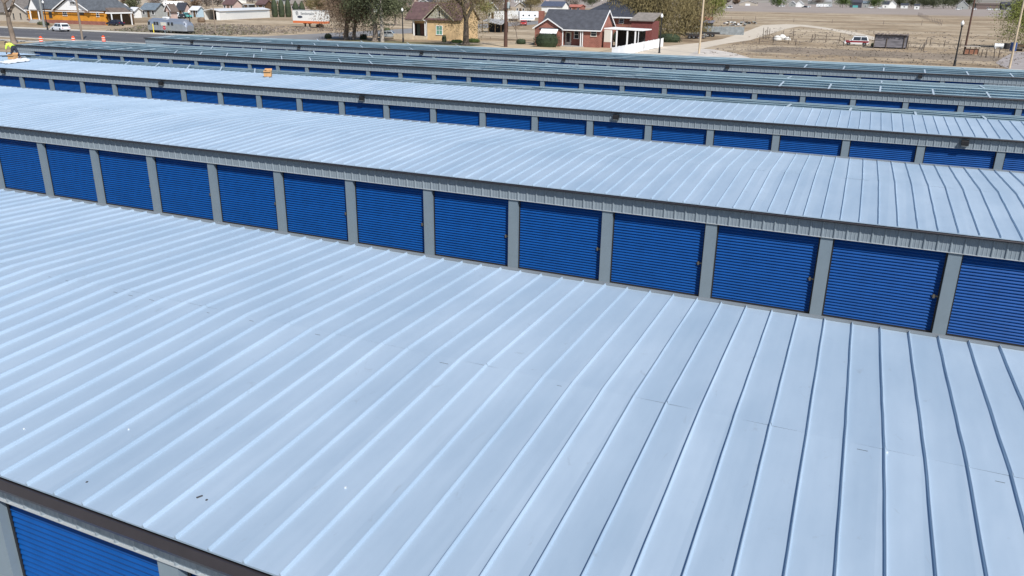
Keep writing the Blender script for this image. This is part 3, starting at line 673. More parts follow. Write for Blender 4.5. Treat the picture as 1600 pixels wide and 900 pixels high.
# weeds and tufts that nobody could count
def tufts(name, pts_, label, leaf, n, s0, s1, seed):
    rnd = random.Random(seed); b = MB(); (ax, ay), (bx, by), (cx_, cy2), (dx, dy) = pts_
    for _ in range(n):
        u, v_ = rnd.random(), rnd.random(); x = (ax*(1-u)+bx*u)*(1-v_)+(dx*(1-u)+cx_*u)*v_; y = (ay*(1-u)+by*u)*(1-v_)+(dy*(1-u)+cy2*u)*v_
        s = rnd.uniform(s0, s1)
        for _k in range(5): leafquad(b, Vector((x+rnd.gauss(0, s*.5), y+rnd.gauss(0, s*.5), s*.35*rnd.random()+.02)), s*.8, rnd)
    tag(b.build(name, leaf), label, 'weeds', kind='stuff')
tufts('weeds', [(-122, 107), (-90, 107), (-84, 124), (-132, 128)], 'scattered weeds on the empty lot', LF['dark'], 420, .2, .45, 60)
tufts('dry_weeds', [(-122, 107), (-88, 107), (-86, 150), (-150, 150)], 'dry brown weed clumps over the empty lot', LF['grey'], 1500, .2, .6, 61)
tufts('dry_grass', [(4, 110), (47, 106), (60, 170), (4, 175)], 'tufts of dry grass on the rough ground behind the rows', LF['grey'], 1500, .12, .32, 62)
tufts('dry_brush', [(2, 172), (70, 172), (90, 240), (0, 240)], 'low brush across the far field', LF['grey'], 500, .2, .5, 63)

# ------------------------------------------------------------ houses
def win(parent, x, y, z, wd, ht, frame=None, face='-y', pane=None, proud=.03, mull=True):
    f = MB(); t = .09
    def bx(m, u0, u1, w0, w1, z0, z1):
        if face == '-y': m.box(x+u0, x+u1, y-w1, y-w0, z0, z1)
        elif face == '+x': m.box(x+w0, x+w1, y+u0, y+u1, z0, z1)
    bx(f, -wd/2-t, wd/2+t, .0, .07, z+ht, z+ht+t); bx(f, -wd/2-t-.05, wd/2+t+.05, .0, .11, z-t, z)
    bx(f, -wd/2-t, -wd/2, .0, .07, z, z+ht); bx(f, wd/2, wd/2+t, .0, .07, z, z+ht)
    if mull: bx(f, -wd/2, wd/2, .032, .06, z+ht/2-.03, z+ht/2+.03)
    if mull and wd > 1.1: bx(f, -.03, .03, .033, .058, z, z+ht)
    o = f.build('window', frame or M_WHITE, parent)
    g_ = MB(); bx(g_, -wd/2, wd/2, .008, .028, z, z+ht); g_.build('pane', pane or M_GLASS, o); return o
def gable_roof(m, x0, x1, y0, y1, ze, zr, axis='x', ov=.45, t=.16, k=0):
    if axis == 'x':
        ym = (y0+y1)/2; sl_ = (zr-ze)/((y1-y0)/2); a, b = y0-ov, y1+ov; za = ze-sl_*ov
        m.prism([(a, za), (ym, zr), (b, za), (b, za+t), (ym, zr+t), (a, za+t)], x0-ov, x1+ov, 'x', k)
    else:
        xm = (x0+x1)/2; sl_ = (zr-ze)/((x1-x0)/2); a, b = x0-ov, x1+ov; za = ze-sl_*ov
        m.prism([(a, za), (a, za+t), (xm, zr+t), (b, za+t), (b, za), (xm, zr)], y0-ov, y1, 'y', k)
def hip_roof(m, x0, x1, y0, y1, ze, zr, ov=.5, k=0):
    a, b, c_, d = x0-ov, x1+ov, y0-ov, y1+ov; h = min(b-a, d-c_)/2
    if (b-a) >= (d-c_): r0, r1 = (a+h, (c_+d)/2, zr), (b-h, (c_+d)/2, zr)
    else: r0, r1 = ((a+b)/2, c_+h, zr), ((a+b)/2, d-h, zr)
    p = [(a, c_, ze), (b, c_, ze), (b, d, ze), (a, d, ze)]
    if (b-a) >= (d-c_): m.quad(p[0], p[1], r1, r0, k); m.tri(p[1], p[2], r1, k); m.quad(p[2], p[3], r0, r1, k); m.tri(p[3], p[0], r0, k)
    else: m.tri(p[0], p[1], r0, k); m.quad(p[1], p[2], r1, r0, k); m.tri(p[2], p[3], r1, k); m.quad(p[3], p[0], r0, r1, k)
    m.box(a, b, c_, d, ze-.18, ze-.003, k)
def walls_gx(m, x0, x1, y0, y1, ze, zr, z0=0, k=0):   # ridge along x: gables at the x ends
    m.prism([(y0, z0), (y1, z0), (y1, ze), ((y0+y1)/2, zr), (y0, ze)], x0, x1, 'x', k)
def walls_gy(m, x0, x1, y0, y1, ze, zr, z0=0, k=0):
    m.prism([(x0, z0), (x0, ze), ((x0+x1)/2, zr), (x1, ze), (x1, z0)], y0, y1, 'y', k)
def shingle(name, c): return mat(name, c, .9, 0, .22, 1.4, bump=.35, bscale=9)
SH_GREY = shingle('slate_grey_shingles', (.085, .095, .11)); SH_DARK = shingle('charcoal_shingles', (.035, .04, .055)); SH_MAR = shingle('maroon_shingles', (.105, .062, .062)); SH_BR = shingle('brown_shingles', (.13, .10, .085)); SH_TAN = shingle('weathered_shingles', (.21, .185, .165))
M_ORANGE = brickmat('painted_orange_brick', (.68, .30, .03), (.62, .26, .025), (.50, .22, .03))
M_RBRICK = brickmat('red_brick', (.31, .11, .08), (.25, .085, .062), (.33, .20, .16))
M_TAN = mat('tan_stucco', (.56, .40, .22), .9, 0, .12, 1.0)
M_BEIGE = mat('beige_siding', (.42, .37, .31), .85, 0, .05, 1)
M_CREAM = mat('cream_paint', (.60, .57, .50), .7)

# orange house ------------------------------------------------------------
Y = 126.5
def XZ(px, py, Y): q = PX(px, py, Y); return q.x, q.z
xa, xb = XZ(46, 36, Y)[0], XZ(165, 37, Y)[0]
H = empty('orange_house', ((xa+xb)/2, Y, 0), 'orange brick house with a white front gable and slate roof', 'house')
o_ = Vector((-(xa+xb)/2, -Y, 0))
def HB(m, name, mats, root, off, **k): return m.build(name, mats, root, off, **k)
m = MB(); ze = XZ(100, 15.5, Y)[1]; m.box(xa, xb, Y, Y+8, 0, ze); HB(m, 'wall', M_ORANGE, H, o_)
m = MB(); m.box(xa-.06, xb+.06, Y-.08, Y-.005, 0, .85); HB(m, 'brick_base', M_RBRICK, H, o_)
m = MB(); hip_roof(m, xa, xb, Y, Y+8, ze+.2, ze+4.6, .45); HB(m, 'roof', SH_GREY, H, o_)
gx0, gx1 = XZ(87, 15, Y)[0], XZ(142, 15, Y)[0]
m = MB(); walls_gy(m, gx0+.4, gx1-.4, Y-.5, Y+4.5, ze+.02, ze+3.0, ze-.02); gb = HB(m, 'front_gable', M_WHITE, H, o_)
m = MB(); gable_roof(m, gx0+.1, gx1-.1, Y-.6, Y+5.5, ze+.12, ze+3.35, 'y', .35); HB(m, 'gable_roof', SH_GREY, H, o_)
m = MB(); xm = (gx0+gx1)/2
for s_ in (-1, 1): m.prism([(xm, ze+3.37), (xm, ze+3.12), (xm+s_*((gx1-gx0)/2+.1), ze-.16), (xm+s_*((gx1-gx0)/2+.1), ze+.10)], Y-1.06, Y-.98, 'y')
HB(m, 'gable_trim', M_WHITE, H, o_)
w1 = win(H, 0, 0, 0, .1, .1); bpy.data.objects.remove(w1.children[0]); bpy.data.objects.remove(w1)
def hwin(root, off, Y, pxa, pxb, pya, pyb, frame=None, pane=None, dy=0.0, mull=True):
    x0, z1 = XZ(pxa, pya, Y); x1, z0 = XZ(pxb, pyb, Y)
    o = win(root, (x0+x1)/2, Y+dy, z0, max(.4, x1-x0), max(.4, z1-z0), frame, pane=pane, mull=mull); o.location = off; return o
M_BROWN = mat('brown_frame', (.10, .06, .03), .7)
hwin(H, o_, Y, 76, 82, 18, 27.5, M_BROWN); hwin(H, o_, Y, 98, 105, 18, 24.5); hwin(H, o_, Y, 124, 131, 18, 23, M_BROWN); hwin(H, o_, Y, 150.5, 155, 18.5, 26)
o = hwin(H, o_, Y-.5, 109, 117, 3, 7); 
# entrance porch
px0, px1 = XZ(47, 15, Y-1)[0], XZ(61, 15, Y-1)[0]
m = MB(); walls_gy(m, px0, px1, Y-1.4, Y+.5, ze+.1, ze+2.6, ze-.1); HB(m, 'porch_gable', M_WHITE, H, o_)
m = MB(); gable_roof(m, px0, px1, Y-1.4, Y+2.5, ze+.2, ze+2.9, 'y', .25, .12); HB(m, 'porch_roof', SH_GREY, H, o_)
for x in (px0+.12, px1-.12): m = MB(); m.box(x-.11, x+.11, Y-1.35, Y-1.13, .8, ze-.1); HB(m, 'porch_post', M_WHITE, H, o_)
m = MB(); m.box(px0-.1, px1+.1, Y-1.6, Y-.1, 0, .8).box(px0+.3, px1-.3, Y-2.2, Y-1.6, 0, .4); HB(m, 'porch_steps', M_CONC, H, o_)
m = MB(); m.box((px0+px1)/2-.5, (px0+px1)/2+.5, Y-.04, Y-.005, .8, 2.9); HB(m, 'door', mat('dark_door', (.04, .03, .03), .5), H, o_)
# roof vent and gutter
m = MB(); q = XZ(151, 11, Y+2.2); m.box(q[0]-.25, q[0]+.25, Y+1.7, Y+2.1, ze+1.2, ze+1.9); HB(m, 'roof_vent', M_WHITE, H, o_)
m = MB(); m.box(xa-.4, xb+.45, Y-.58, Y-.46, ze-.40, ze-.22); HB(m, 'gutter', M_WHITE, H, o_)
# carport beside it
cx0, cx1 = XZ(165, 18, Y)[0]+.1, XZ(173, 18, Y)[0]
K = empty('carport', ((cx0+cx1)/2, Y, 0), 'open carport with white posts and a brown roof, right of the orange house', 'carport'); ko = Vector((-(cx0+cx1)/2, -Y, 0))
m = MB(); m.box(cx0, cx1+.5, Y-.3, Y+6, 2.75, 3.05); HB(m, 'roof_edge', M_WHITE, K, ko)
m = MB(); m.prism([(cx0, 3.053), (cx1+.2, 3.053), (cx0, 4.1)], Y, Y+5.8, 'y'); HB(m, 'roof', SH_BR, K, ko)
for y_ in (Y-.2, Y+2.6, Y+5.6): m = MB(); x = cx1+.3; m.box(x-.1, x+.1, y_-.1, y_+.1, 0, 2.75); HB(m, 'post', M_WHITE, K, ko)
m = MB(); m.box(cx0-.02, cx0+.08, Y+.3, Y+8.05, 0, 2.9); HB(m, 'back_wall', M_BROWN, K, ko)  # dark panel over the orange side paints the shade under the carport
# beige house ------------------------------------------------------------
Y = 127.5; xa, xb = XZ(14, 35, Y)[0], XZ(47, 35, Y)[0]
H = empty('beige_house', ((xa+xb)/2, Y, 0), 'beige house with a brown-grey roof at the far left behind the bare tree', 'house'); o_ = Vector((-(xa+xb)/2, -Y, 0))
ze = XZ(20, 19, Y)[1]; zr = ze+2.1
m = MB(); walls_gy(m, xa, xb, Y, Y+10, ze, zr); m.box(xa-12, xa, Y+1.5, Y+10, 0, ze); HB(m, 'wall', M_BEIGE, H, o_)
m = MB(); gable_roof(m, xa, xb, Y, Y+10, ze+.02, zr+.02, 'y', .4); gable_roof(m, xa-12, xb-2, Y+1.5, Y+11, ze+.01, zr+1.0, 'x', .4); HB(m, 'roof', shingle('grey_brown_shingles', (.15, .135, .125)), H, o_)
xm = (xa+xb)/2; m = MB()
for s_ in (-1, 1): m.prism([(xm, zr+.2), (xm, zr-.05), (xm+s_*((xb-xa)/2+.42), ze-.30), (xm+s_*((xb-xa)/2+.42), ze-.10)], Y-.47, Y-.42, 'y')
HB(m, 'gable_trim', M_WHITE, H, o_)
hwin(H, o_, Y, 19.5, 23.5, 20.5, 29.5, M_BEIGE); hwin(H, o_, Y, 30.5, 34.5, 20.5, 29.5, M_BEIGE)
# tan house ------------------------------------------------------------
Y = 119.5; xa, xb = XZ(668, 60, Y)[0], XZ(719, 60, Y)[0]; xc = XZ(636, 60, Y)[0]
H = empty('tan_house', ((xa+xb)/2, Y, 0), 'tan stucco house with a maroon roof and a shingled front gable', 'house'); o_ = Vector((-(xa+xb)/2, -Y, 0))
ze = XZ(690, 30, Y)[1]; gl, gr = XZ(663, 30, Y)[0], XZ(709, 30, Y)[0]; za_ = XZ(686, 7.5, Y)[1]
m = MB(); zq = XZ(650, 4, Y+3.8)[1]; walls_gx(m, xa, xb, Y, Y+7.5, ze, zq-.05); m.box(xc, xa-.01, Y+2.2, Y+7.48, 0, ze-.1); HB(m, 'wall', M_TAN, H, o_)
m = MB(); walls_gy(m, gl+.5, gr-.5, Y-.05, Y+4, ze+.03, za_-.15, ze-.02); HB(m, 'front_gable', mat('gable_shingles', (.38, .37, .30), .9, 0, .45, 7), H, o_)
m = MB(); gable_roof(m, gl+.3, gr-.3, Y-.1, Y+5, ze+.05, za_, 'y', .35, .14); HB(m, 'gable_roof', SH_MAR, H, o_)
m = MB(); gable_roof(m, xc+.1, xb, Y, Y+7.5, ze+.03, zq, 'x', .35); HB(m, 'roof', SH_MAR, H, o_)
xm = (gl+gr)/2; m = MB()
for s_ in (-1, 1): m.prism([(xm, za_+.16), (xm, za_-.0), (xm+s_*((gr-gl)/2+.2), ze-.28), (xm+s_*((gr-gl)/2+.2), ze-.12)], Y-.52, Y-.46, 'y')
m.box(gl, gr, Y-.14, Y-.06, ze-.18, ze+.0); HB(m, 'gable_trim', mat('olive_trim', (.45, .43, .33), .7), H, o_)
hwin(H, o_, Y-.06, 685, 688, 15, 26, M_CREAM, mull=True)
hwin(H, o_, Y, 682, 691, 40.5, 54, M_WHITE, mat('green_blind', (.12, .28, .22), .5)); w_ = win(H, xb, Y+2.2, XZ(718, 55, Y)[1], .8, 1.5, face='+x'); w_.location = o_
m = MB(); m.box(xc, xa-.02, Y+2.1, Y+2.18, .55, 2.9); m.box(xc, xc+1.1, Y+2.0, Y+2.09, .5, 2.9); HB(m, 'porch_wall', mat('dim_red_wall', (.13, .07, .06), .8), H, o_)
m = MB(); m.box(xc-.3, xa+.1, Y-.05, Y+2.2, ze-.42, ze-.18); HB(m, 'porch_beam', M_WHITE, H, o_)
for px in (646, 664): x = XZ(px, 50, Y)[0]; m = MB(); m.box(x-.12, x+.12, Y+.05, Y+.28, .7, ze-.42); HB(m, 'porch_post', M_WHITE, H, o_)
m = MB(); m.box(XZ(620, 60, Y)[0], XZ(650, 60, Y)[0], Y-1.2, Y-.9, 0, 1.0).box(xc-.2, xa-.05, Y-.2, Y+2.1, 0, .6); HB(m, 'porch_wall', mat('tan_block', (.48, .40, .29), .9, 0, .15, 1.2), H, o_)
m = MB(); x = XZ(653, 55, Y+2)[0]; m.box(x-.5, x+.5, Y+2.0, Y+2.09, .6, 2.75); HB(m, 'door', mat('green_grey_door', (.06, .085, .08), .5), H, o_)
m = MB(); x = XZ(664.5, 40, Y)[0]; m.tube((x+.35, Y-.1, .2), (x+.35, Y-.1, ze-.5), .06, n=6); m.tube((x-.2, Y-.45, ze-.2), (x+.35, Y-.1, ze-.5), .06, n=6); HB(m, 'downpipe', M_WHITE, H, o_)
# red brick house ------------------------------------------------------------
Y = 116.2; xa, xb = XZ(836, 68, Y)[0], XZ(936, 70, Y)[0]; xg = XZ(878, 70, Y)[0]; xw = XZ(911, 70, Y)[0]
H = empty('brick_house', ((xa+xb)/2, Y, 0), 'red brick bungalow with a charcoal roof and white awning, behind the clipped hedge', 'house'); o_ = Vector((-(xa+xb)/2, -Y, 0))
ze = XZ(925, 45.5, Y)[1]; zr = ze+2.9; D = 8.0
m = MB(); m.box(xa, xg, Y+.02, Y+D-.02, 0, ze); walls_gx(m, xw, xb, Y, Y+D, ze, zr); m.box(xg, xw, Y+1.6, Y+D-.03, 0, ze-.02)
za_ = XZ(858, 30, Y)[1]; walls_gy(m, xa+.02, xg-.02, Y-.25, Y+3.5, ze, za_, 0); HB(m, 'wall', M_RBRICK, H, o_)
m = MB(); gable_roof(m, xa+1.2, xb, Y, Y+D, ze+.02, zr+.02, 'x', .35); HB(m, 'roof', SH_DARK if False else shingle('dark_slate_shingles', (.06, .064, .078)), H, o_)
m = MB(); gable_roof(m, xa, xg, Y-.25, Y+5, ze+.02, za_+.03, 'y', .30, .12); HB(m, 'gable_roof', MATS['dark_slate_shingles'], H, o_)
xm = (xa+xg)/2; m = MB()
for s_ in (-1, 1): m.prism([(xm, za_+.20), (xm, za_-.03), (xm+s_*((xg-xa)/2+.32), ze-.28), (xm+s_*((xg-xa)/2+.32), ze-.08)], Y-.60, Y-.555, 'y')
ym = Y+D/2
for s_ in (-1, 1): m.prism([(ym, zr+.22), (ym, zr-.02), (ym+s_*(D/2+.37), ze-.30), (ym+s_*(D/2+.37), ze-.06)], xb+.35, xb+.42, 'x')
m.box(xg, xb+.34, Y-.44, Y-.355, ze-.36, ze-.18); HB(m, 'roof_trim', M_WHITE, H, o_)
hwin(H, o_, Y, 924, 931.5, 48, 56.5, M_CREAM)
hwin(H, o_, Y+1.6, 898, 904, 48, 60, M_WHITE)
m = MB(); x = XZ(888, 60, Y+1.6)[0]; m.box(x-.55, x+.55, Y+1.54, Y+1.595, .15, 2.4); dr = HB(m, 'door', M_CREAM, H, o_); m = MB(); m.box(x-.33, x+.33, Y+1.52, Y+1.538, .7, 2.2); HB(m, 'door_glass', M_GLASS, dr, (0, 0, 0))
for px in (879.5, 907.5, 910.5): x = XZ(px, 60, Y)[0]; m = MB(); m.box(x-.07, x+.07, Y-.2, Y-.06, 0, ze-.3); HB(m, 'porch_post', M_WHITE, H, o_)
m = MB(); m.box(xg-.1, xw+.1, Y-.4, Y+1.6, 0, .15); HB(m, 'porch_floor', M_CONC, H, o_)
ax0, ax1 = XZ(845, 50, Y-.7)[0], XZ(871, 50, Y-.7)[0]; m = MB(); z1 = XZ(858, 45, Y-.3)[1]
m.prism([(Y-.27, z1+.05), (Y-.27, z1-.02), (Y-1.25, z1-.78), (Y-1.25, z1-.70)], ax0, ax1, 'x'); HB(m, 'awning', M_WHITE, H, o_)
m = MB(); m.box(ax0+.3, ax1-.3, Y-.30, Y-.262, 1.0, z1-.1); HB(m, 'window', M_GLASS, H, o_)
x, z = XZ(846, 17, Y+3.5); m = MB(); m.box(x-.45, x+.45, Y+3.2, Y+4.0, 2.5, z); HB(m, 'chimney', M_RBRICK, H, o_)
# patio cover
c0, c1 = XZ(943, 45, Y+1)[0]+.1, XZ(1004, 47, Y+1)[0]
K = empty('patio_cover', ((c0+c1)/2, Y+3, 0), 'flat white patio roof on posts joined to the brick house end', 'patio cover'); ko = Vector((-(c0+c1)/2, -(Y+3), 0))
m = MB(); zp = XZ(960, 47, Y+1)[1]; m.prism([(c0, zp+.12), (c0, zp+.3), (c1, zp+.15), (c1, zp-.02)], Y+1, Y+7, 'y'); HB(m, 'cover', M_WHITE, K, ko)
for px in (955, 963.5, 980, 992.5, 997.5): x = XZ(px, 60, Y+1.2)[0]; m = MB(); wd = .11 if px < 995 else .05; m.box(x-wd, x+wd, Y+1.1, Y+1.1+wd*2, 0, zp+.0); HB(m, 'post', M_WHITE, K, ko)
m = MB(); xx0, xx1 = XZ(942.5, 60, Y+1)[0]+.15, XZ(954, 60, Y+1)[0]; m.box(xx0, xx1, Y+1.0, Y+1.06, .95, zp); HB(m, 'screen', M_CREAM, K, ko); m = MB(); m.box(xx0-.05, xx1+.05, Y+.95, Y+1.07, 0, .93); HB(m, 'low_wall', M_RBRICK, K, ko)
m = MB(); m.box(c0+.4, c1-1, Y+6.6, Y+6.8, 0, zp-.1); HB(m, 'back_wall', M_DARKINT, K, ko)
# black hipped roof behind
Y2 = 142; xa, xb = XZ(905, 30, Y2)[0], XZ(988, 30, Y2)[0]; ze = XZ(950, 26, Y2)[1]
H = empty('hipped_house', ((xa+xb)/2, Y2, 0), 'house with a broad black hipped roof and white eaves behind the brick bungalow', 'house'); o_ = Vector((-(xa+xb)/2, -Y2, 0))
m = MB(); m.box(xa, xb, Y2, Y2+12, 0, ze-.18); HB(m, 'wall', M_RBRICK, H, o_)
m = MB(); hip_roof(m, xa, xb, Y2, Y2+12, ze, ze+3.4, .7); HB(m, 'roof', SH_DARK, H, o_)
m = MB(); m.box(xa-.75, xb+.75, Y2-.76, Y2-.71, ze-.22, ze+.02).box(xb+.71, xb+.76, Y2-.7, Y2+12.7, ze-.22, ze+.02); HB(m, 'eave_trim', M_WHITE, H, o_)
hwin(H, o_, Y2, 968, 974, 30, 36)
Y2 = 133; xa, xb = XZ(986, 45, Y2)[0], XZ(1019, 45, Y2)[0]; H = empty('red_shed', ((xa+xb)/2, Y2, 0), 'dark red shed with a mossy grey roof, in front of the willows', 'shed'); o_ = Vector((-(xa+xb)/2, -Y2, 0))
ze = XZ(1000, 33, Y2)[1]; m = MB(); m.box(xa, xb, Y2, Y2+5, 0, ze); HB(m, 'wall', mat('barn_red', (.16, .045, .04), .85, 0, .2, 2), H, o_)
m = MB(); m.prism([(Y2-.3, ze), (Y2+5.3, ze+1.3), (Y2+5.3, ze+1.45), (Y2-.3, ze+.15)], xa-.3, xb+.3, 'x'); HB(m, 'roof', SH_TAN, H, o_)
m = MB(); m.box(xa+.4, xa+1.6, Y2-.04, Y2-.004, 0, 2.1); HB(m, 'door', mat('black_door', (.05, .04, .04), .7), H, o_)

# generic more distant houses -------------------------------------------
def house(px0, px1, pyb, hh, label, wall, roof, rise=1.8, style='gx', depth=8, nwin=2, door=True, name='house', cat='house', garage=False, group=None, chim=False):
    q = G((px0+px1)/2, pyb); Y_ = q.y; x0, x1 = XZ(px0, pyb, Y_)[0], XZ(px1, pyb, Y_)[0]
    if x1 < CAM.x-20:
        f_ = (Y_+depth-CAM.y)/(Y_-CAM.y); xn = CAM.x+(x1-CAM.x)*f_
        if xn-x0 < .55*(x1-x0): xn = x0+.55*(x1-x0); depth = max(2.5, ((xn-CAM.x)/(x1-CAM.x)-1)*(Y_-CAM.y))
        x1 = xn
    xm = (x0+x1)/2; w_ = x1-x0
    H = empty(name, (xm, Y_, 0), label, cat, group); off = (0, 0, 0); a, b = -w_/2, w_/2
    m = MB(); (walls_gx if style == 'gx' else walls_gy if style == 'gy' else (lambda m_, a_, b_, c_, d_, e_, f_: m_.box(a_, b_, c_, d_, 0, e_)))(m, a, b, 0, depth, hh, hh+rise); m.build('wall', wall, H)
    m = MB()
    if style == 'gx': gable_roof(m, a, b, 0, depth, hh+.02, hh+rise+.02, 'x', .45)
    elif style == 'gy': gable_roof(m, a, b, 0, depth+.4, hh+.02, hh+rise+.02, 'y', .45)
    elif style == 'hip': hip_roof(m, a, b, 0, depth, hh+.18, hh+rise)
    else: m.box(a-.2, b+.2, -.2, depth+.2, hh+.002, hh+.25)
    m.build('roof', roof, H)
    if style == 'gy':
        m = MB()
        for s_ in (-1, 1): m.prism([(0, hh+rise+.2), (0, hh+rise-.1), (s_*(w_/2+.45), hh-.35), (s_*(w_/2+.45), hh-.1)], -.52, -.46, 'y')
        m.build('gable_trim', M_WHITE, H)
    if garage:
        m = MB(); gw = min(w_*.5, 5); m.box(-gw/2, gw/2, -.05, -.004, 0, 2.2); m.build('garage_door', garage if not isinstance(garage, bool) else M_WHITE, H)
    else:
        n = nwin+(1 if door else 0)
        for i in range(n):
            x = a+w_*(i+.5)/n
            if door and i == n//2: m = MB(); m.box(x-.48, x+.48, -.05, -.004, 0, 2.1); m.build('door', M_BROWN, H)
            else: win(H, x, 0, .95, min(1.2, w_/n*.5), 1.1, M_WHITE, mull=False)
    if chim: m = MB(); m.box(a+w_*.3, a+w_*.3+.8, depth*.45, depth*.45+.8, hh+rise*.4, hh+rise+.8); m.build('chimney', M_RBRICK, H)
    return H
M_WSID = mat('white_siding', (.72, .72, .70), .7, 0, .05, 2); M_BLUE = mat('pale_blue_siding', (.40, .52, .60), .75); M_PINK = mat('faded_pink_wall', (.50, .38, .34), .85, 0, .1, 1); M_GREYW = mat('grey_siding', (.30, .31, .30), .85, 0, .1, 1)
SH_RED = shingle('faded_red_shingles', (.36, .13, .10)); M_MET = mat('white_metal_roof', (.72, .73, .74), .4, .2, .05, 1); SH_GB = shingle('blue_grey_shingles', (.13, .165, .20)); SH_LT = shingle('light_grey_shingles', (.30, .30, .30))
M_DB = mat('dark_barn', (.05, .05, .065), .8)
for a in [
    (181, 204, 29, 2.6, 'pale blue cottage with a white gabled roof behind the carport', M_BLUE, M_MET, 1.4, 'gy', 8),
    (204, 218, 28, 2.2, 'small white shed between the blue cottage and the grey-roofed shop', M_WSID, M_MET, .8, 'gx', 5),
    (222, 262, 27.5, 2.5, 'low grey-walled shop with a blue-grey roof behind the silver travel trailer', M_GREYW, SH_GB, 1.7, 'gx', 8),
    (261, 274, 30, 2.7, 'faded plank shed with a brown gable, above the nose of the silver trailer', M_PINK, SH_BR, 1.5, 'gy', 6),
    (277, 298, 25, 2.3, 'pinkish cottage under a black gabled roof', M_PINK, SH_DARK, 1.9, 'gx', 8),
    (299, 319, 27, 2.4, 'pale blue shed left of the long white building', M_BLUE, M_MET, .9, 'gx', 6),
    (349, 378, 16, 2.6, 'brown-roofed house with a pale porch behind the long white building, left of another', M_PINK, SH_MAR, 1.8, 'gx', 9),
    (379, 399, 16, 2.4, 'house with a flat white canopy behind the long white building', M_DARKINT, M_MET, .6, 'flat', 8),
    (401, 426, 16.5, 2.7, 'brown house with a wide maroon roof left of the cypresses', M_BROWN, SH_MAR, 1.6, 'gx', 9),
    (455, 482, 17, 3.0, 'house with a grey-brown roof behind the row of cypresses', M_PINK, SH_TAN, 1.8, 'gx', 9),
    (128, 160, 9, 3.2, 'brown-roofed house far behind the orange house roof', M_PINK, SH_BR, 2.2, 'gx', 9),
    (170, 196, 9, 3.0, 'maroon-roofed house on the slope above the blue cottage', M_BEIGE, SH_MAR, 2.0, 'gx', 9),
    (205, 232, 8, 3.0, 'dark-roofed house far above the grey-walled shop', M_BEIGE, SH_DARK, 2.0, 'gx', 9),
    (236, 262, 5, 3.0, 'white house near the top edge, left of the white motorhome', M_WSID, SH_LT, 2.0, 'gy', 9),
    (300, 316, 10, 2.8, 'grey shed with a dark roof above the left end of the long white building', M_GREYW, SH_GB, 1.2, 'gx', 8),
    (320, 346, 6, 3.0, 'tan house at the top edge left of the brown-roofed house', M_BEIGE, SH_LT, 2.0, 'gx', 9),
    (350, 385, 5, 3.0, 'white house at the top edge above the pale porch house', M_WSID, SH_BR, 1.8, 'gx', 9),
    (762, 790, 30, 3.6, 'white two-storey house just left of the dark utility pole', M_CREAM, SH_BR, 2.0, 'gy', 8),
    (806, 830, 20, 3.2, 'tan gabled house behind the long white trailers', M_BEIGE, SH_DARK, 1.8, 'gy', 8),
    (846, 888, 19.5, 3.0, 'white garage house with a navy roof above the brick chimney', M_WSID, shingle('navy_shingles', (.06, .075, .12)), 2.2, 'gx', 9),
    (888, 914, 19, 2.6, 'low brick cottage with a faded red roof behind the brick bungalow', M_RBRICK, SH_RED, 1.0, 'gx', 8),
    (974, 994, 24, 3.0, 'salmon-roofed house behind the black hipped roof', M_TAN, SH_RED, 1.8, 'gx', 8),
    (962, 973, 13, 5.2, 'narrow white tower-like house above the black hipped roof', M_WSID, M_MET, 1.0, 'gy', 5),
    (1155, 1184, 9, 3.0, 'tan house with a dark brown roof alone at the field edge', M_BEIGE, SH_BR, 2.6, 'gy', 12),
    (1232, 1244, 10.5, 3.0, 'grey gabled house leftmost in the far row of houses', M_GREYW, SH_LT, 2.4, 'gy', 12),
    (1243, 1256, 11, 3.0, 'white gabled garage house in the far row beside the grey gabled one', M_WSID, SH_LT, 3.0, 'gy', 12),
    (1262, 1300, 7, 4.0, 'long pale-roofed building behind the white far trailers', M_GREYW, SH_LT, 3.0, 'gx', 20),
    (1327, 1346, 12, 5.0, 'dark navy barn with a teal door in the far row', M_DB, M_DB, 2.5, 'gx', 14),
    (1347, 1357, 12, 4.4, 'grey barn right of the navy barn in the far row', M_GREYW, SH_GB, 2.0, 'gx', 12),
    (1378, 1388, 13, 4.0, 'narrow black-roofed white house in the far row', M_WSID, SH_DARK, 2.6, 'gx', 12),
    (1387, 1400, 13, 4.0, 'white house with a brown gable in the far row', M_WSID, SH_BR, 3.2, 'gy', 12),
    (1407, 1418, 13, 3.2, 'small white cottage between dark trees in the far row', M_WSID, SH_DARK, 1.6, 'gx', 9),
    (1428, 1436, 14.5, 3.4, 'small white shed below the dark trees in the far row', M_WSID, SH_DARK, 1.2, 'gx', 9),
    (1495, 1512, 14.5, 3.6, 'grey house with a pointed gable among dark trees in the far row', M_GREYW, SH_LT, 4.6, 'gy', 12),
    (1524, 1562, 14.5, 4.6, 'long brown warehouse in the far row', mat('brown_metal', (.16, .12, .11), .8), SH_BR, 1.6, 'gx', 20),
    (1564, 1590, 15.5, 5.0, 'navy warehouse with a white door in the far row at right', M_DB, M_DB, 2.5, 'gx', 20),
    (1530, 1575, 7.5, 4.0, 'long white-roofed building beyond the far row', M_GREYW, M_MET, 2.0, 'gx', 20),
]:
    far = a[2] < 17 and a[0] > 1100
    gar = (mat('teal_door', (.10, .38, .38), .6) if a[0] == 1327 else True) if a[0] in (846, 1155, 1243, 1327, 1564, 1387) else False
    house(a[0], a[1], a[2], a[3], a[4], a[5], a[6], a[7], a[8], a[9], nwin=2 if not far else 1, door=not far, garage=gar, name={'barn': 'barn', 'shed': 'shed', 'ware': 'warehouse'}.get('barn' if 'barn' in a[4] else 'shed' if ' shed' in a[4] else 'ware' if 'warehouse' in a[4] else '', 'house'), cat='building' if far else 'house')
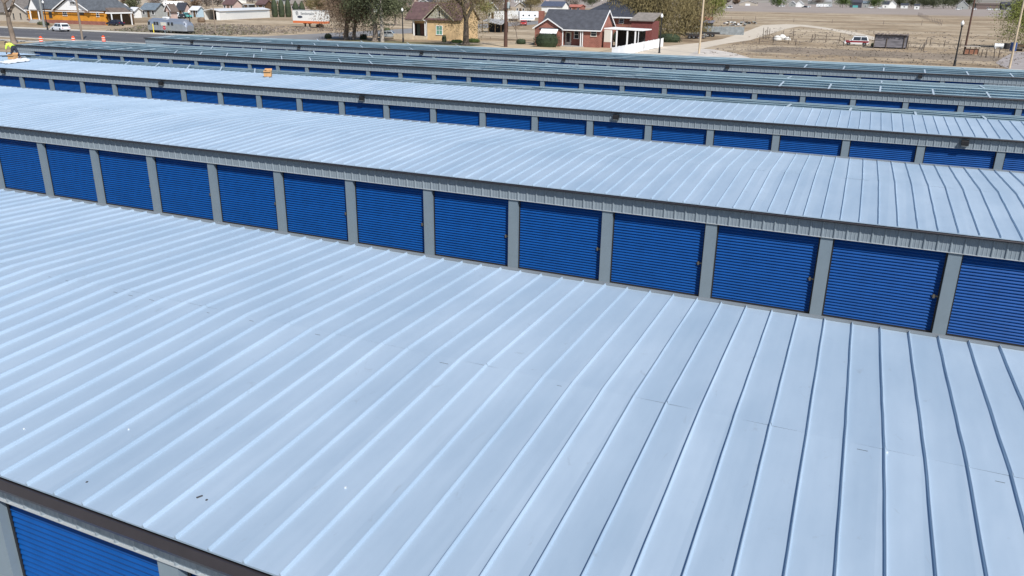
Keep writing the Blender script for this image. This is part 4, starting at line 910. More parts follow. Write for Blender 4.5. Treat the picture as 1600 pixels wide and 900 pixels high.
# long white building with the open dark shed
q = G(342, 31.5); Yw = q.y
def longwhite():
    a, b = G(344, 31.5), G(422, 27.5); L = (b-a).length; ang = math.atan2(b.y-a.y, b.x-a.x)
    H = empty('white_building', a, 'long low white metal building with a dark open left end, on the sloping field', 'building', None, ang)
    hh = 2.5; D_ = 5.0; m = MB(); m.box(0, L, 0, .15, 0, hh).box(0, L, D_-.15, D_, 0, hh).box(L-.15, L-.002, .152, D_-.152, 0, hh); m.box(0, .15, .152, 1.1, 0, hh); m.build('wall', M_WSID, H)
    m = MB(); m.box(5, 5.1, .152, D_-.152, 0, hh); m.build('inner_wall', mat('dim_boards', (.06, .04, .038), .9), H)  # partition coloured dark to paint the shade inside the open end
    m = MB(); m.prism([(-.25, hh+.002), (D_/2, hh+.6), (D_+.25, hh+.002), (D_+.25, hh+.14), (D_/2, hh+.75), (-.25, hh+.14)], -.3, L+.3, 'x'); m.build('roof', M_MET, H)
    m = MB(); m.box(L*.12, L*.95, -.05, -.003, hh-.55, hh-.35); m.build('painted_eave_shade', mat('shadow_band', (.40, .44, .47), .5), H)  # flat grey strip that paints the eave's shadow on the wall
longwhite()
# wavy carport + junk left of the dark pole
H = empty('lean_to', G(768, 51), 'sagging lean-to with a pale curved roof beside the tan house', 'shed')
m = MB()
for i in range(8):
    x = -2.6+i*.65; m.prism([(0, 2.5-.1*i), (4, 2.9-.03*i), (4, 3.0-.03*i), (0, 2.6-.1*i)], x, x+.65, 'x')
m.build('roof', SH_LT, H)
for x, y in ((-2.5, .1), (-.8, .1), (.9, .1), (2.4, .1), (2.4, 3.8), (-2.5, 3.8)): m = MB(); m.box(x-.07, x+.07, y-.07, y+.07, 0, 2.1 if x > 0 else 2.4); m.build('post', M_BROWN, H)
m = MB(); m.box(-2.5, 2.5, 3.8, 3.9, 0, 2.4); m.build('back_wall', M_DARKINT, H)

# ------------------------------------------------------------ signs, lamps, poles
def lamp_post(px, py, label, h=5.95, open_top=False):
    r = empty('street_lamp', G(px, py), label, 'street lamp', 'black post-top street lamps')
    b = MB(); b.lathe([(.20, 0), (.20, .12), (.15, .18), (.15, .75), (.12, .85), (.11, 1.0), (.085, h-.9), (.12, h-.86), (.09, h-.8), (.15, h-.72), (.17, h-.62)], n=12); b.build('post', M_BLACK, r, smooth=False)
    g_ = MB(); g_.lathe([(.13, h-.62), (.21, h-.45), (.22, h-.30), (.15, h-.14), (.06, h-.06), (.05, h), (.02, h+.07)], n=12)
    g_.build('globe', mat('milk_glass', (.78, .78, .76), .25), r, smooth=True); return r
lamp_post(630, 66.5, 'black street lamp with a milky globe, left of the tan house')
lamp_post(1030, 83, 'black street lamp with a milky globe, before the white fence')
lamp_post(1491, 103, 'black street lamp standing before the open field at right')
lamp_post(299, 53, 'black street lamp behind the nose of the silver travel trailer', 4.6)
lamp_post(74.5, 46.5, 'black street lamp by the kerb left of the white estate car')
def pole(px, py, h, r0, m_, label, arms=(), name='utility_pole', tf=False):
    r = empty(name, G(px, py), label, 'utility pole'); b = MB(); b.tube((0, 0, -.1), (0, 0, h), r0, r0*.72, n=10); b.build('shaft', m_, r, smooth=False)
    for z, L in arms: a = MB(); a.box(-L/2, L/2, -.16-r0, -.05-r0*.8, z-.06, z+.06); [a.tube((x, -.1-r0, z+.06), (x, -.1-r0, z+.2), .04, n=6) for x in (-L*.45, -L*.15, L*.15, L*.45)]; a.build('crossarm', M_BARKD, r)
    if tf:
        t = MB(); t.lathe([(.26, z_) if 0 else (.26, z_) for z_ in (tf, tf+.85)]+[(.18, tf+.93)], .48, -.1, n=12); t.box(.1, .3, -.15, -.05, tf+.2, tf+.5); t.build('transformer', mat('transformer_grey', (.42, .47, .47), .5, .3), r)
        t = MB(); t.box(-.3, 1.3, -.5, -.4, tf-.15, tf-.05).tube((.9, -.4, tf-.1), (.9, -.4, tf+.6), .05, n=6); t.build('bracket', M_BLACK, r)
    return r
M_WOOD = mat('weathered_wood_pole', (.24, .19, .15), .9, 0, .25, 2, stretch=(1, 1, .2)); M_WOODP = mat('pale_wood_pole', (.50, .40, .28), .9, 0, .2, 2, stretch=(1, 1, .2)); M_WOODD = mat('creosoted_pole', (.075, .036, .025), .8, 0, .25, 2, stretch=(1, 1, .2)); M_CPOLE = mat('grey_concrete_pole', (.36, .32, .28), .85, 0, .12, 1)
pole(597.5, 65.5, 7.6, .36, M_CPOLE, 'thick grey pole right of the dark green tree', arms=())
pole(790, 73.5, 11, .34, M_WOODD, 'thick dark brown utility pole with a grey transformer', arms=((9.8, 2.4),), tf=6.3)
pole(1092, 84, 13, .17, M_WOODP, 'tall pale wooden pole in front of the willows', arms=((11.6, 2.2),))
pole(129, 62, 13, .18, M_WOOD, 'grey wooden pole in front of the orange house, right of the white car', arms=((11.6, 2.2),))
pole(69.3, 42, 13, .27, mat('grey_metal_pole', (.24, .25, .25), .7, .2), 'thick grey pole directly behind the lamp by the orange porch', arms=((11.8, 2.0),))
pole(337.5, 54, 9, .11, M_WOOD, 'thin wooden pole before the long white building', arms=((8.4, 1.5),))
pole(1506, 85, 9.6, .17, M_WOODD, 'dark wooden pole rising over the field right of the street lamp', arms=())
pole(1577, 107, 13, .15, M_WOODP, 'tall pale wooden pole crossing the tree at the right edge', arms=((11.8, 2.0),))
pole(554.5, 62, 8, .10, M_BLACK, 'slim black post between the tree trunks by the side road', arms=())
# cable
def cable(a, b, sag, label):
    m = MB(); a, b = Vector(a), Vector(b); pr = a
    for i in range(1, 13):
        t = i/12; q = a.lerp(b, t); q.z -= sag*4*t*(1-t); m.tube(pr, q, .03, n=4, cap=False); pr = q
    tag(m.build('power_cable', M_BLACK), label, 'cable')
a = G(597.5, 65.5); b = G(337.5, 54); cable((a.x, a.y, 6.6), (b.x, b.y, 8.2), 1.9, 'sagging black cable strung left from the thick grey pole')
# white sign trailer with orange base
def txt(s, size, loc, rot, m_, parent, name='lettering', ext=.01, align='LEFT', sx=1):
    c = bpy.data.curves.new(name, 'FONT'); c.body = s; c.size = size; c.extrude = ext; c.align_x = align
    t = bpy.data.objects.new(name, c); C.objects.link(t)
    dg = bpy.context.evaluated_depsgraph_get(); me = bpy.data.meshes.new_from_object(t.evaluated_get(dg)); bpy.data.objects.remove(t)
    me.materials.append(m_); o = bpy.data.objects.new(name, me); C.objects.link(o); o.parent = parent; o.location = loc; o.rotation_euler = rot; o.scale = (sx, 1, 1); return o
Ys = G(470, 43).y; x0, zt = XZ(456.5, 16, Ys); x1, zb = XZ(506, 37, Ys); zm = XZ(470, 32.5, Ys)[1]; zb = XZ(470, 36, Ys)[1]
K = empty('sign_trailer', (x0, Ys, 0), 'long white sign trailer with dark lettering above an orange base stripe', 'sign'); L = x1-x0
m = MB(); m.box(0, L, 0, 2.4, zm, zt); m.build('panel', M_WSID, K)
m = MB(); m.box(0, L, -.02, 2.42, zb, zm-.003); m.build('base_stripe', mat('orange_stripe', (.62, .16, .05), .6), K)
m = MB(); m.box(-.03, L+.03, -.03, 2.43, zt+.002, zt+.10); m.build('top_edge', mat('grey_edge', (.35, .36, .37), .5), K)
for px in (474.5, 481.5): x = XZ(px, 40, Ys)[0]-x0; m = MB(); m.box(x-.15, x+.15, .5, .8, 0, zb-.18).box(x-.42, x+.42, .4, .9, zb-.18, zb-.004); m.build('support_leg', M_BARKD, K)
INK = mat('dark_lettering', (.04, .05, .08), .6)
sc_ = (zt-zm)
txt('Settlement', sc_*.34, (L*.27, -.012, zm+sc_*.60), (R(90), 0, 0), INK, K, sx=1.15)
m = MB()
cx_, cz_ = L*.15, zm+sc_*.72
for i in range(16):
    a0, a1 = 6.283*i/16, 6.283*(i+1)/16; m.quad((cx_+.42*math.cos(a0), -.012, cz_+.5*math.sin(a0)), (cx_+.42*math.cos(a1), -.012, cz_+.5*math.sin(a1)), (cx_+.34*math.cos(a1), -.012, cz_+.40*math.sin(a1)), (cx_+.34*math.cos(a0), -.012, cz_+.40*math.sin(a0)))
m.box(cx_-.2, cx_-.08, -.014, -.008, cz_-.28, cz_+.28).box(cx_+.06, cx_+.18, -.014, -.008, cz_-.28, cz_+.28).box(cx_-.08, cx_+.06, -.014, -.008, cz_-.06, cz_+.06)
pts = [(L*.24+.8*math.cos(6.283*i/18), zm+sc_*.38+.30*math.sin(6.283*i/18)) for i in range(18)]; m.poly([(x, -.012, z) for x, z in pts])
m.build('emblem', INK, K)
# barrels, bollard, stop sign
def barrel(px, py, label):
    r = empty('traffic_barrel', G(px, py), label, 'traffic barrel', 'orange traffic barrels along the street'); og = mat('safety_orange', (.85, .09, .02), .5); wh = mat('reflective_white', (.8, .8, .8), .4)
    b = MB(); b.lathe([(.29, .05), (.285, .3), (.275, .31), (.275, .48), (.27, .49), (.265, .66), (.255, .67), (.25, .84), (.24, .85), (.23, .99), (.14, 1.04)], n=14)
    b.build('drum', og, r)
    for z in (.36, .70): s = MB(); s.lathe([(.288, z), (.282, z+.09)], n=14); s.build('reflective_band', wh, r)
    s = MB(); s.lathe([(.40, 0), (.40, .04), (.30, .055)], n=10); s.build('rubber_base', M_TYRE, r); s = MB(); s.box(-.09, .09, -.02, .02, 1.03, 1.13); s.build('handle', og, r)
barrel(65, 67.5, 'orange traffic barrel nearest the bare street tree'); barrel(115.5, 67.2, 'orange traffic barrel between the other two, left of the wooden pole'); barrel(162.5, 66.2, 'orange traffic barrel on the asphalt right of the wooden pole')
r = empty('bollard', G(240.5, 52), 'yellow marker post in front of the silver travel trailer', 'bollard'); m = MB(); m.tube((0, 0, 0), (0, 0, 1.75), .09, n=10); m.build('post', mat('yellow_paint', (.78, .62, .03), .5), r); m = MB(); m.lathe([(.10, 1.752), (.07, 1.82), (.02, 1.84)], n=10); m.build('cap', mat('yellow_paint', (.78, .62, .03), .5), r)
r = empty('stop_sign', G(258.5, 55), 'red octagonal stop sign in front of the silver travel trailer', 'road sign', None, .0)
m = MB(); m.tube((0, 0, 0), (0, 0, 1.75), .035, n=8); m.build('post', M_GALV, r)
pts = [(.38*math.cos(math.pi/8+i*math.pi/4), 1.40+.38*math.sin(math.pi/8+i*math.pi/4)) for i in range(8)]; m = MB(); m.prism(pts, -.062, -.04, 'y'); pl = m.build('plate', mat('stop_red', (.55, .02, .03), .5), r)
txt('STOP', .26, (0, -.066, 1.31), (R(90), 0, 0), M_WHITE, pl, align='CENTER', ext=.002)
# white vinyl fence
def vinyl():
    a, b = G(957, 75.5, 1.4), G(1036, 60.5, 1.4); a.z = b.z = 0; d = (b-a); L = d.length; ang = math.atan2(d.y, d.x); r = empty('vinyl_fence', a, 'solid white vinyl fence running back beside the gravel drive', 'fence', None, ang); h = 1.5; n = 9
    for i in range(n+1): m = MB(); x = L*i/n; m.box(x-.07, x+.07, -.07, .07, 0, h+.02).box(x-.08, x+.08, -.08, .08, h+.02, h+.05); m.build('post', M_WHITE, r)
    for i in range(n):
        m = MB(); x0 = L*i/n+.081; x1 = L*(i+1)/n-.081; m.box(x0, x1, -.03, .03, h-.15, h).box(x0, x1, -.03, .03, .06, .22); k = 7; w_ = (x1-x0)/k
        for j in range(k): m.box(x0+j*w_+.006, x0+(j+1)*w_-.006, -.015, .015, .22, h-.15)
        m.build('panel', M_WHITE, r)
vinyl()
# rail / post fences of the field
def rail_fence(pts, label, h=1.3, rails=2, name='rail_fence', lean=.05, m_=None, step=None):
    rnd = random.Random(len(label)); P0_ = G(*pts[0]); r = empty(name, P0_, label, 'fence'); m_ = m_ or M_BARKD; Q = [G(*p)-P0_ for p in pts]
    if step:
        Q2 = []
        for a, b in zip(Q[:-1], Q[1:]):
            n = max(1, int((b-a).length/step)); Q2 += [a.lerp(b, i/n) for i in range(n)]
        Q = Q2+[Q[-1]]
    for q in Q: m = MB(); m.tube(q, q+Vector((rnd.gauss(0, lean), rnd.gauss(0, lean), h*rnd.uniform(.9, 1.25))), .08, .06, n=6); m.build('post', m_, r)
    for a, b in zip(Q[:-1], Q[1:]):
        if not rails: break
        m = MB()
        for k in range(rails): z = h*(.35+.5*k/max(1, rails-1)); m.tube(a+Vector((0, -.09, z+rnd.uniform(-.06, .06))), b+Vector((0, -.09, z+rnd.uniform(-.06, .06))), .045, n=5)
        m.build('rail', m_, r)
rail_fence([(1186, 69), (1208, 67), (1232, 69)], 'dark broken rail fence at the left end of the corral')
rail_fence([(1222, 62), (1239, 62)], 'short dark rail fence behind the pale heaps', 1.9, 1)
rail_fence([(1268, 65), (1290, 66), (1311, 66.5), (1318, 72)], 'dark corral rails left of the red and white vehicle', 1.5)
rail_fence([(1243, 71), (1268, 66), (1273, 62)], 'fallen rail sloping up to the corral corner post', 1.0, 1)
rail_fence([(1418, 78), (1443, 79), (1447, 70)], 'low wire gate fence right of the wooden stall', 1.4, 2)
rail_fence([(1453, 71), (1475, 73), (1500, 74)], 'thin fence line between the wooden stall and the dark pole', 1.2, 1)
rail_fence([(1524, 84), (1533, 89), (1540, 90), (1553, 91), (1560, 91)], 'uneven rusty stakes beside the lane at right', 1.3, 0, name='stake_row')
rail_fence([(1192, 60), (1196, 61), (1198, 60.5), (1201, 61)], 'cluster of upright dark stakes by the dirt track', 2.0, 0, name='stake_row', lean=.15)
rail_fence([(1100, 36), (1180, 33), (1240, 34.5), (1300, 36.5), (1380, 38.5), (1440, 39.5)], 'long wire fence crossing the field on thin posts', 1.5, 1, step=9, m_=mat('grey_post', (.15, .12, .11), .9))
rail_fence([(1434, 25), (1450, 32), (1462, 36), (1471, 40)], 'row of posts running back across the field', 1.8, 1, step=8, m_=MATS['grey_post'])
# wooden stall
def stall():
    q = G(1390, 76); r = empty('wooden_stall', q, 'weathered grey slatted stall with a ragged roof in the field', 'shed'); W_ = 5.6; gm = mat('grey_boards', (.21, .20, .22), .9, 0, .4, 1.5, stretch=(.3, 1, 4)); rnd = random.Random(4)
    m = MB()
    for k in range(11): z = .25+k*.185; m.box(-W_/2, W_/2, -.03, .02, z+rnd.uniform(-.02, .02), z+.14)
    m.build('slat_wall', gm, r)
    m = MB()
    for k in range(10): z = .25+k*.20; m.box(-W_/2, -W_/2+.05, .03, 3, z, z+.15); m.box(W_/2-.05, W_/2, .03, 3, z, z+.15)
    m.box(-W_/2, W_/2, 3.0, 3.06, 0, 2.3); m.build('side_wall', gm, r)
    for x in (-W_/2, -.7, W_/2-.6, W_/2): m = MB(); m.tube((x, -.12, 0), (x+.03, -.12, 2.4 if abs(x) > 1 else 1.9), .07, n=6); m.build('post', M_BARKD, r)
    m = MB()
    for k in range(26): x = -W_/2-.15+k*.225; a = rnd.uniform(0, .22); m.box(x, x+.2, -.3-rnd.uniform(0, .25), 3.2, 2.36+a*.5, 2.42+a)
    m.build('roof', mat('ragged_boards', (.16, .13, .12), .9, 0, .5, 2), r)
stall()
# heaps beyond the rails
for k, (px, py, s, l) in enumerate(((1214, 63, 1.5, 'pale covered heap leftmost of the three behind the short rail fence'), (1222, 62, 1.7, 'tallest pale covered heap behind the short rail fence'), (1230, 63, 1.1, 'small pale heap rightmost behind the short rail fence'))):
    m = MB(); rnd = random.Random(k); m.lathe([(s*.62, 0), (s*.60, s*.25), (s*.42, s*.52), (s*.12, s*.66)], n=9); m.v = [(x*(1+rnd.uniform(-.15, .15)), y*(1+rnd.uniform(-.15, .15)), z*(1+rnd.uniform(-.15, .1))) for x, y, z in m.v]
    tag(m.build('covered_heap', mat('pale_tarp', (.62, .60, .56), .8, 0, .1, 2), loc=G(px, py), smooth=True), l, 'heap', 'pale heaps')
# blue and black barrels, white tank at right
for px, py, rr, hh, c_, l in ((1582, 80, .55, 1.5, (.02, .06, .20), 'dark blue drum under the tree at the right edge'), (1572, 77, .5, 1.1, (.02, .018, .02), 'black drum left of the blue drum')):
    m = MB(); m.lathe([(rr*.95, 0), (rr, .05), (rr, hh*.33), (rr*1.04, hh*.35), (rr, hh*.37), (rr, hh*.64), (rr*1.04, hh*.66), (rr, hh*.68), (rr, hh-.05), (rr*.9, hh)], n=16); tag(m.build('drum', mat('drum_'+l[:9], c_, .5), loc=G(px, py)), l, 'drum')
m = MB(); m.tube((-.75, 0, .5), (.75, 0, .5), .45, n=14); m.box(-.6, -.45, -.4, .4, 0, .2).box(.45, .6, -.4, .4, 0, .2); tag(m.build('white_tank', mat('white_tank_paint', (.75, .77, .78), .4), loc=G(1560, 76)), 'small white tank lying left of the black drum', 'tank')
r = empty('hutch', G(1517, 86), 'low rusty pen with a pale lid right of the dark pole', 'pen')
for x in (-1.0, -.3, .4, 1.0): m = MB(); m.box(x-.05, x+.05, -.05, .05, 0, 1.3); m.build('post', M_BARKD, r)
m = MB(); m.box(-1, 1, .02, .06, .15, 1.0); m.build('panel', mat('rusty_panel', (.28, .13, .08), .85, 0, .3, 3), r); m = MB(); m.box(-1.2, 1.2, -.3, 1.3, 1.32, 1.38); m.build('lid', mat('faded_ply', (.45, .40, .34), .85), r)
# scrap metal heap and fences left of the track
rnd = random.Random(9)
def scrap(px, py, label, W_, h, n, cols):
    m = MB()
    for _ in range(n):
        x, y = rnd.uniform(-W_/2, W_/2), rnd.uniform(-.8, .8); z = rnd.uniform(0, h*.7); sx, sy, sz = (rnd.uniform(.1, .5) for _ in range(3)); m.box(x-sx, x+sx, y-sy, y+sy, z, min(h, z+sz), rnd.randrange(len(cols)))
    tag(m.build('scrap_heap', cols, loc=G(px, py)), label, 'scrap heap')
cA = [M_GREYW, M_DARKINT, M_BROWN, MATS['grey_boards']]
scrap(1090, 60, 'dark scrap and an old flatbed heaped by the pale pole base', 4.5, 1.0, 26, cA)
scrap(1148, 40, 'pile of grey and white oddments at the fence beyond the yard', 7, 1.3, 40, cA+[M_WSID])
scrap(1170, 38, 'long low pile of oddments just left of the pale track bend', 5, 1.0, 26, cA+[M_PINK])
scrap(1600, 80, 'dark rounded junk under the tree at the right edge', 2.2, 1.6, 14, [M_DARKINT, M_BROWN])
q = G(1118, 54); r = empty('board_fence', q, 'leaning grey corrugated fence in front of the green willow', 'fence', None, .25)
for i in range(7):
    m = MB(); x = -6+i*1.8
    for j in range(9): m.box(x+j*.2, x+j*.2+.19, rnd.uniform(-.03, .03), .05, 0, 1.9+rnd.uniform(-.1, .12))
    m.build('panel', mat('grey_corrugated', (.24, .265, .28), .7, .2, .25, 1.2), r)
q = G(1093, 47); r = empty('low_shed', q, 'low dark shed roofed in grey sheets behind the pale pole', 'shed'); m = MB(); m.box(-3, 3, 0, 3, 0, 1.9); m.build('wall', M_DARKINT, r); m = MB(); m.prism([(-.4, 1.9), (3.4, 2.4), (3.4, 2.5), (-.4, 2.0)], -3.4, 3.4, 'x'); m.build('roof', mat('purple_grey_sheet', (.17, .165, .20), .6), r)
q = G(1098, 40); r = empty('rusty_shed', q, 'small rust-red roofed shed beyond the grey corrugated fence', 'shed'); m = MB(); m.box(-2.2, 2.2, 0, 3, 0, 1.8); m.build('wall', M_BROWN, r); m = MB(); gable_roof(m, -2.2, 2.2, 0, 3, 1.82, 2.5, 'x', .3); m.build('roof', SH_RED, r)

# ------------------------------------------------------------ vehicles
def wheel(parent, x, y, r_, wd=.22):
    o = MB(); o.lathe([(r_*.62, -wd/2), (r_*.95, -wd/2), (r_, -wd*.35), (r_, wd*.35), (r_*.95, wd/2), (r_*.62, wd/2)], n=18); o.v = [(a, c_, b) for a, b, c_ in o.v]
    t = o.build('wheel', M_TYRE, parent, (x, y, r_)); h = MB(); h.lathe([(.02, -wd/2-.005), (r_*.3, -wd/2-.01), (r_*.6, -wd/2+.012), (r_*.6, wd/2-.012), (r_*.3, wd/2+.01), (.02, wd/2+.005)], n=10); h.v = [(a, c_, b) for a, b, c_ in h.v]; h.build('rim', M_RIM, t)
def car(loc, rz, label, paint, L=4.7, W=1.82, H_=1.66, kind='suv', name='parked_car', cat='car', group=None, second=None):
    r = empty(name, loc, label, cat, group, rz); h = H_; a = L/2
    if kind == 'suv': low = [(-a, .45), (-a+.04, .80), (-a+.10, .93), (a-1.45, .98), (a-.35, .84), (a-.05, .68), (a, .45), (a-.1, .26), (-a+.1, .28)]; cab = [(-a+.08, .93), (-a+.42, h-.10), (-a+.75, h), (.25, h), (.60, h-.08), (a-1.35, .97)]
    elif kind == 'sedan': low = [(-a, .42), (-a+.03, .80), (-a+.15, .92), (a-1.4, .93), (a-.3, .78), (a-.02, .62), (a, .40), (a-.1, .24), (-a+.1, .26)]; cab = [(-a+.75, .92), (-a+1.35, h-.06), (-a+1.7, h), (.25, h), (.5, h-.05), (a-1.3, .93)]
    else: low = [(-a, .55), (-a, 1.02), (.0, 1.02), (.05, 1.05), (a-1.3, 1.05), (a-.2, .95), (a, .75), (a, .5), (a-.1, .38), (-a+.1, .42)]; cab = [(-.25, 1.03), (-.15, h-.05), (.0, h), (.75, h), (.95, h-.06), (a-1.35, 1.05)]
    R_ = .33 if kind != 'pickup' else .38; wx = (-a+.82, a-.88)
    m = MB()
    # lower body with wheel arches cut out of the outline
    pts = [p for p in low if p[1] > .4]; bz = min(p[1] for p in low); out = [p for p in low[:7]] if kind != 'pickup' else low[:8]
    for cx_ in (wx[1], wx[0]):
        out += [(cx_+(R_+.07)*math.cos(t), R_+(R_+.07)*math.sin(t)) for t in [R(-10+200*i/8) for i in range(9)] if True]
    n = len(out); i0 = len(m.v)
    for s_ in (-1, 1): m.v += [(x, s_*W/2*(1 if .35 < z < .9 else .965), max(z, bz)) for x, z in out]
    for j in range(n): k2 = (j+1) % n; m.f.append((i0+j, i0+n+j, i0+n+k2, i0+k2)); m.m.append(0)
    m.f.append(tuple(i0+j for j in range(n))); m.m.append(0); m.f.append(tuple(i0+n+j for j in reversed(range(n)))); m.m.append(0)
    i0 = len(m.v); n = len(cab)
    def yw(z): return W/2*(.95-.16*(z-.93)/(h-.93))
    for s_ in (-1, 1): m.v += [(x, s_*yw(z), z) for x, z in cab]
    for j in range(n): k2 = (j+1) % n; m.f.append((i0+j, i0+n+j, i0+n+k2, i0+k2)); m.m.append(0)
    m.f.append(tuple(i0+j for j in range(n))); m.m.append(0); m.f.append(tuple(i0+n+j for j in reversed(range(n)))); m.m.append(0)
    m.build('body', paint, r, bevel=.03)
    # glazing, set just proud of the cabin
    xs0, xs1 = cab[1][0]+.12, cab[-2][0]-.02; zb, zt_ = cab[0][1]+.06, h-.13
    for s_ in (-1, 1):
        xa_, xb_ = cab[0][0]+.22, cab[-1][0]-.25
        mids = [xa_+(xb_-xa_)*t for t in ((0, .46, 1) if kind != 'pickup' else (0, 1))]
        for u, v_ in zip(mids[:-1], mids[1:]):
            def cl(x, z): 
                lo = cab[0][0]+(cab[1][0]-cab[0][0])*(z-cab[0][1])/(cab[1][1]-cab[0][1]); hi = cab[-1][0]+(cab[-2][0]-cab[-1][0])*(z-cab[-1][1])/(cab[-2][1]-cab[-1][1]); return min(max(x, lo+.12), hi-.10)
            g_ = MB(); q = [(cl(u+.04, zb), s_*(yw(zb)+.006), zb), (cl(v_-.04, zb), s_*(yw(zb)+.006), zb), (cl(v_-.04, zt_), s_*(yw(zt_)+.006), zt_), (cl(u+.04, zt_), s_*(yw(zt_)+.006), zt_)]; g_.poly(q if s_ < 0 else q[::-1]); g_.build('side_window', M_GLASS, r)
    def glz(p, q_, nm, d):
        g_ = MB(); (xa_, za_), (xb_, zb_) = p, q_; t0, t1 = .12, .86; P0 = (xa_+(xb_-xa_)*t0, za_+(zb_-za_)*t0); P1 = (xa_+(xb_-xa_)*t1, za_+(zb_-za_)*t1); nx, nz = (zb_-za_), -(xb_-xa_); l_ = math.hypot(nx, nz)*d; nx, nz = nx/l_*.008, nz/l_*.008
        w0, w1 = yw(P0[1])*.88, yw(P1[1])*.88; g_.poly([(P0[0]+nx, -w0, P0[1]+nz), (P0[0]+nx, w0, P0[1]+nz), (P1[0]+nx, w1, P1[1]+nz), (P1[0]+nx, -w1, P1[1]+nz)]); g_.build(nm, M_GLASS, r)
    glz(cab[-1], cab[-2], 'windscreen', 1); glz(cab[0], cab[1], 'rear_window', -1)
    for x in wx:
        for s_ in (-1, 1): wheel(r, x, s_*(W/2-.12), R_)
    rl = mat('red_lens', (.35, .01, .01), .3); hl = mat('clear_lens', (.6, .62, .65), .2)
    for s_ in (-1, 1):
        y = s_*(W/2-.26); m = MB(); m.box(-a-.012, -a+.10, y-.16, y+.16, .70, .84); m.build('tail_light', rl, r); m = MB(); m.box(a-.14, a+.008, y-.16, y+.16, .60, .72); m.build('headlight', hl, r)
        m = MB(); m.box(cab[-1][0]-.25, cab[-1][0]-.12, s_*W/2 if s_ > 0 else s_*W/2-.16, s_*W/2+.16 if s_ > 0 else s_*W/2, .98, 1.10); m.build('mirror', paint, r)
    m = MB(); m.box(-a-.02, -a+.15, -W/2+.03, W/2-.03, .30, .42); m.box(a-.15, a+.02, -W/2+.05, W/2-.05, .26, .38); m.build('bumper', M_BLACK, r)
    if kind == 'suv':
        for s_ in (-1, 1): m = MB(); m.box(-a+.75, .3, s_*W*.36-.02, s_*W*.36+.02, h+.01, h+.06); m.build('roof_rail', M_BLACK, r)
    if kind == 'pickup': m = MB(); m.box(-a+.06, -.32, -W/2+.1, W/2-.1, 1.021, 1.03); m.build('bed', M_DARKINT, r)
    if second: m = MB(); m.box(-a+.1, a-.35, -W/2-.008, W/2+.008, .58, .92); m.build('side_stripe', second, r)
    return r
WHITEP = mat('white_car_paint', (.78, .79, .80), .25, 0); NAVYP = mat('navy_car_paint', (.010, .012, .035), .2, 0); REDP = mat('red_car_paint', (.40, .03, .03), .3); TEALP = mat('teal_car_paint', (.08, .42, .42), .35); BLACKP = mat('black_car_paint', (.015, .015, .018), .25); SILVP = mat('silver_car_paint', (.42, .44, .45), .3, .4)
car(G(95, 49), R(168), 'white estate car driving on the street in front of the orange house', WHITEP, 4.8)
car(G(181, 40.3), R(176), 'dark navy sedan parked below the carport', NAVYP, 4.7, 1.8, 1.42, 'sedan')
car(G(277, 28.5), R(-60), 'white pickup truck parked by the plank shed', WHITEP, 5.4, 1.95, 1.85, 'pickup', cat='pickup')
car(G(285, 29), R(-50), 'black sedan between the white and the turquoise pickups', BLACKP, 4.4, 1.8, 1.4, 'sedan')
car(G(292.5, 28.5), R(150), 'turquoise pickup truck by the pale blue shed', TEALP, 5.2, 1.9, 1.7, 'pickup', cat='pickup')
car(G(818, 40), R(-70), 'small red car parked in front of the long white trailers', REDP, 4.2, 1.75, 1.5, 'suv')
car(G(609, 60), R(20), 'silver car parked left of the street lamp by the tan house', SILVP, 4.6, 1.8, 1.45, 'sedan')
car(G(1337, 71), R(184), 'red and white old wagon parked beside the corral rails', WHITEP, 4.6, 1.85, 1.75, 'suv', second=mat('dull_red_paint', (.22, .02, .03), .5))
car(G(1139, 13), R(170), 'white van parked alone at the left end of the field', WHITEP, 5.4, 2.0, 2.1, 'suv', cat='van')
for k, (px, py, p_, l) in enumerate(((1218, 10.8, WHITEP, 'white car beside the far green tree'), (1222, 10.8, WHITEP, 'white car just right of the one by the far green tree'), (1257, 12, BLACKP, 'black car in front of the white far garage house'), (1262, 11.8, WHITEP, 'white car right of the black one at the far garage house'), (1361, 13, WHITEP, 'white car right of the far grey barn'), (1375, 13.5, WHITEP, 'white car left of the narrow black-roofed far house'), (1497, 15.5, WHITEP, 'long white car before the pointed-gable far house'), (1521, 15.5, WHITEP, 'white car left of the long brown warehouse'), (1546, 15.8, WHITEP, 'white car in front of the long brown warehouse'), (1557, 16, WHITEP, 'white car at the right end of the long brown warehouse'))):
    car(G(px, py), R(180), l, p_, 5.2, 1.9, 1.7, 'suv', group='cars in the far row')
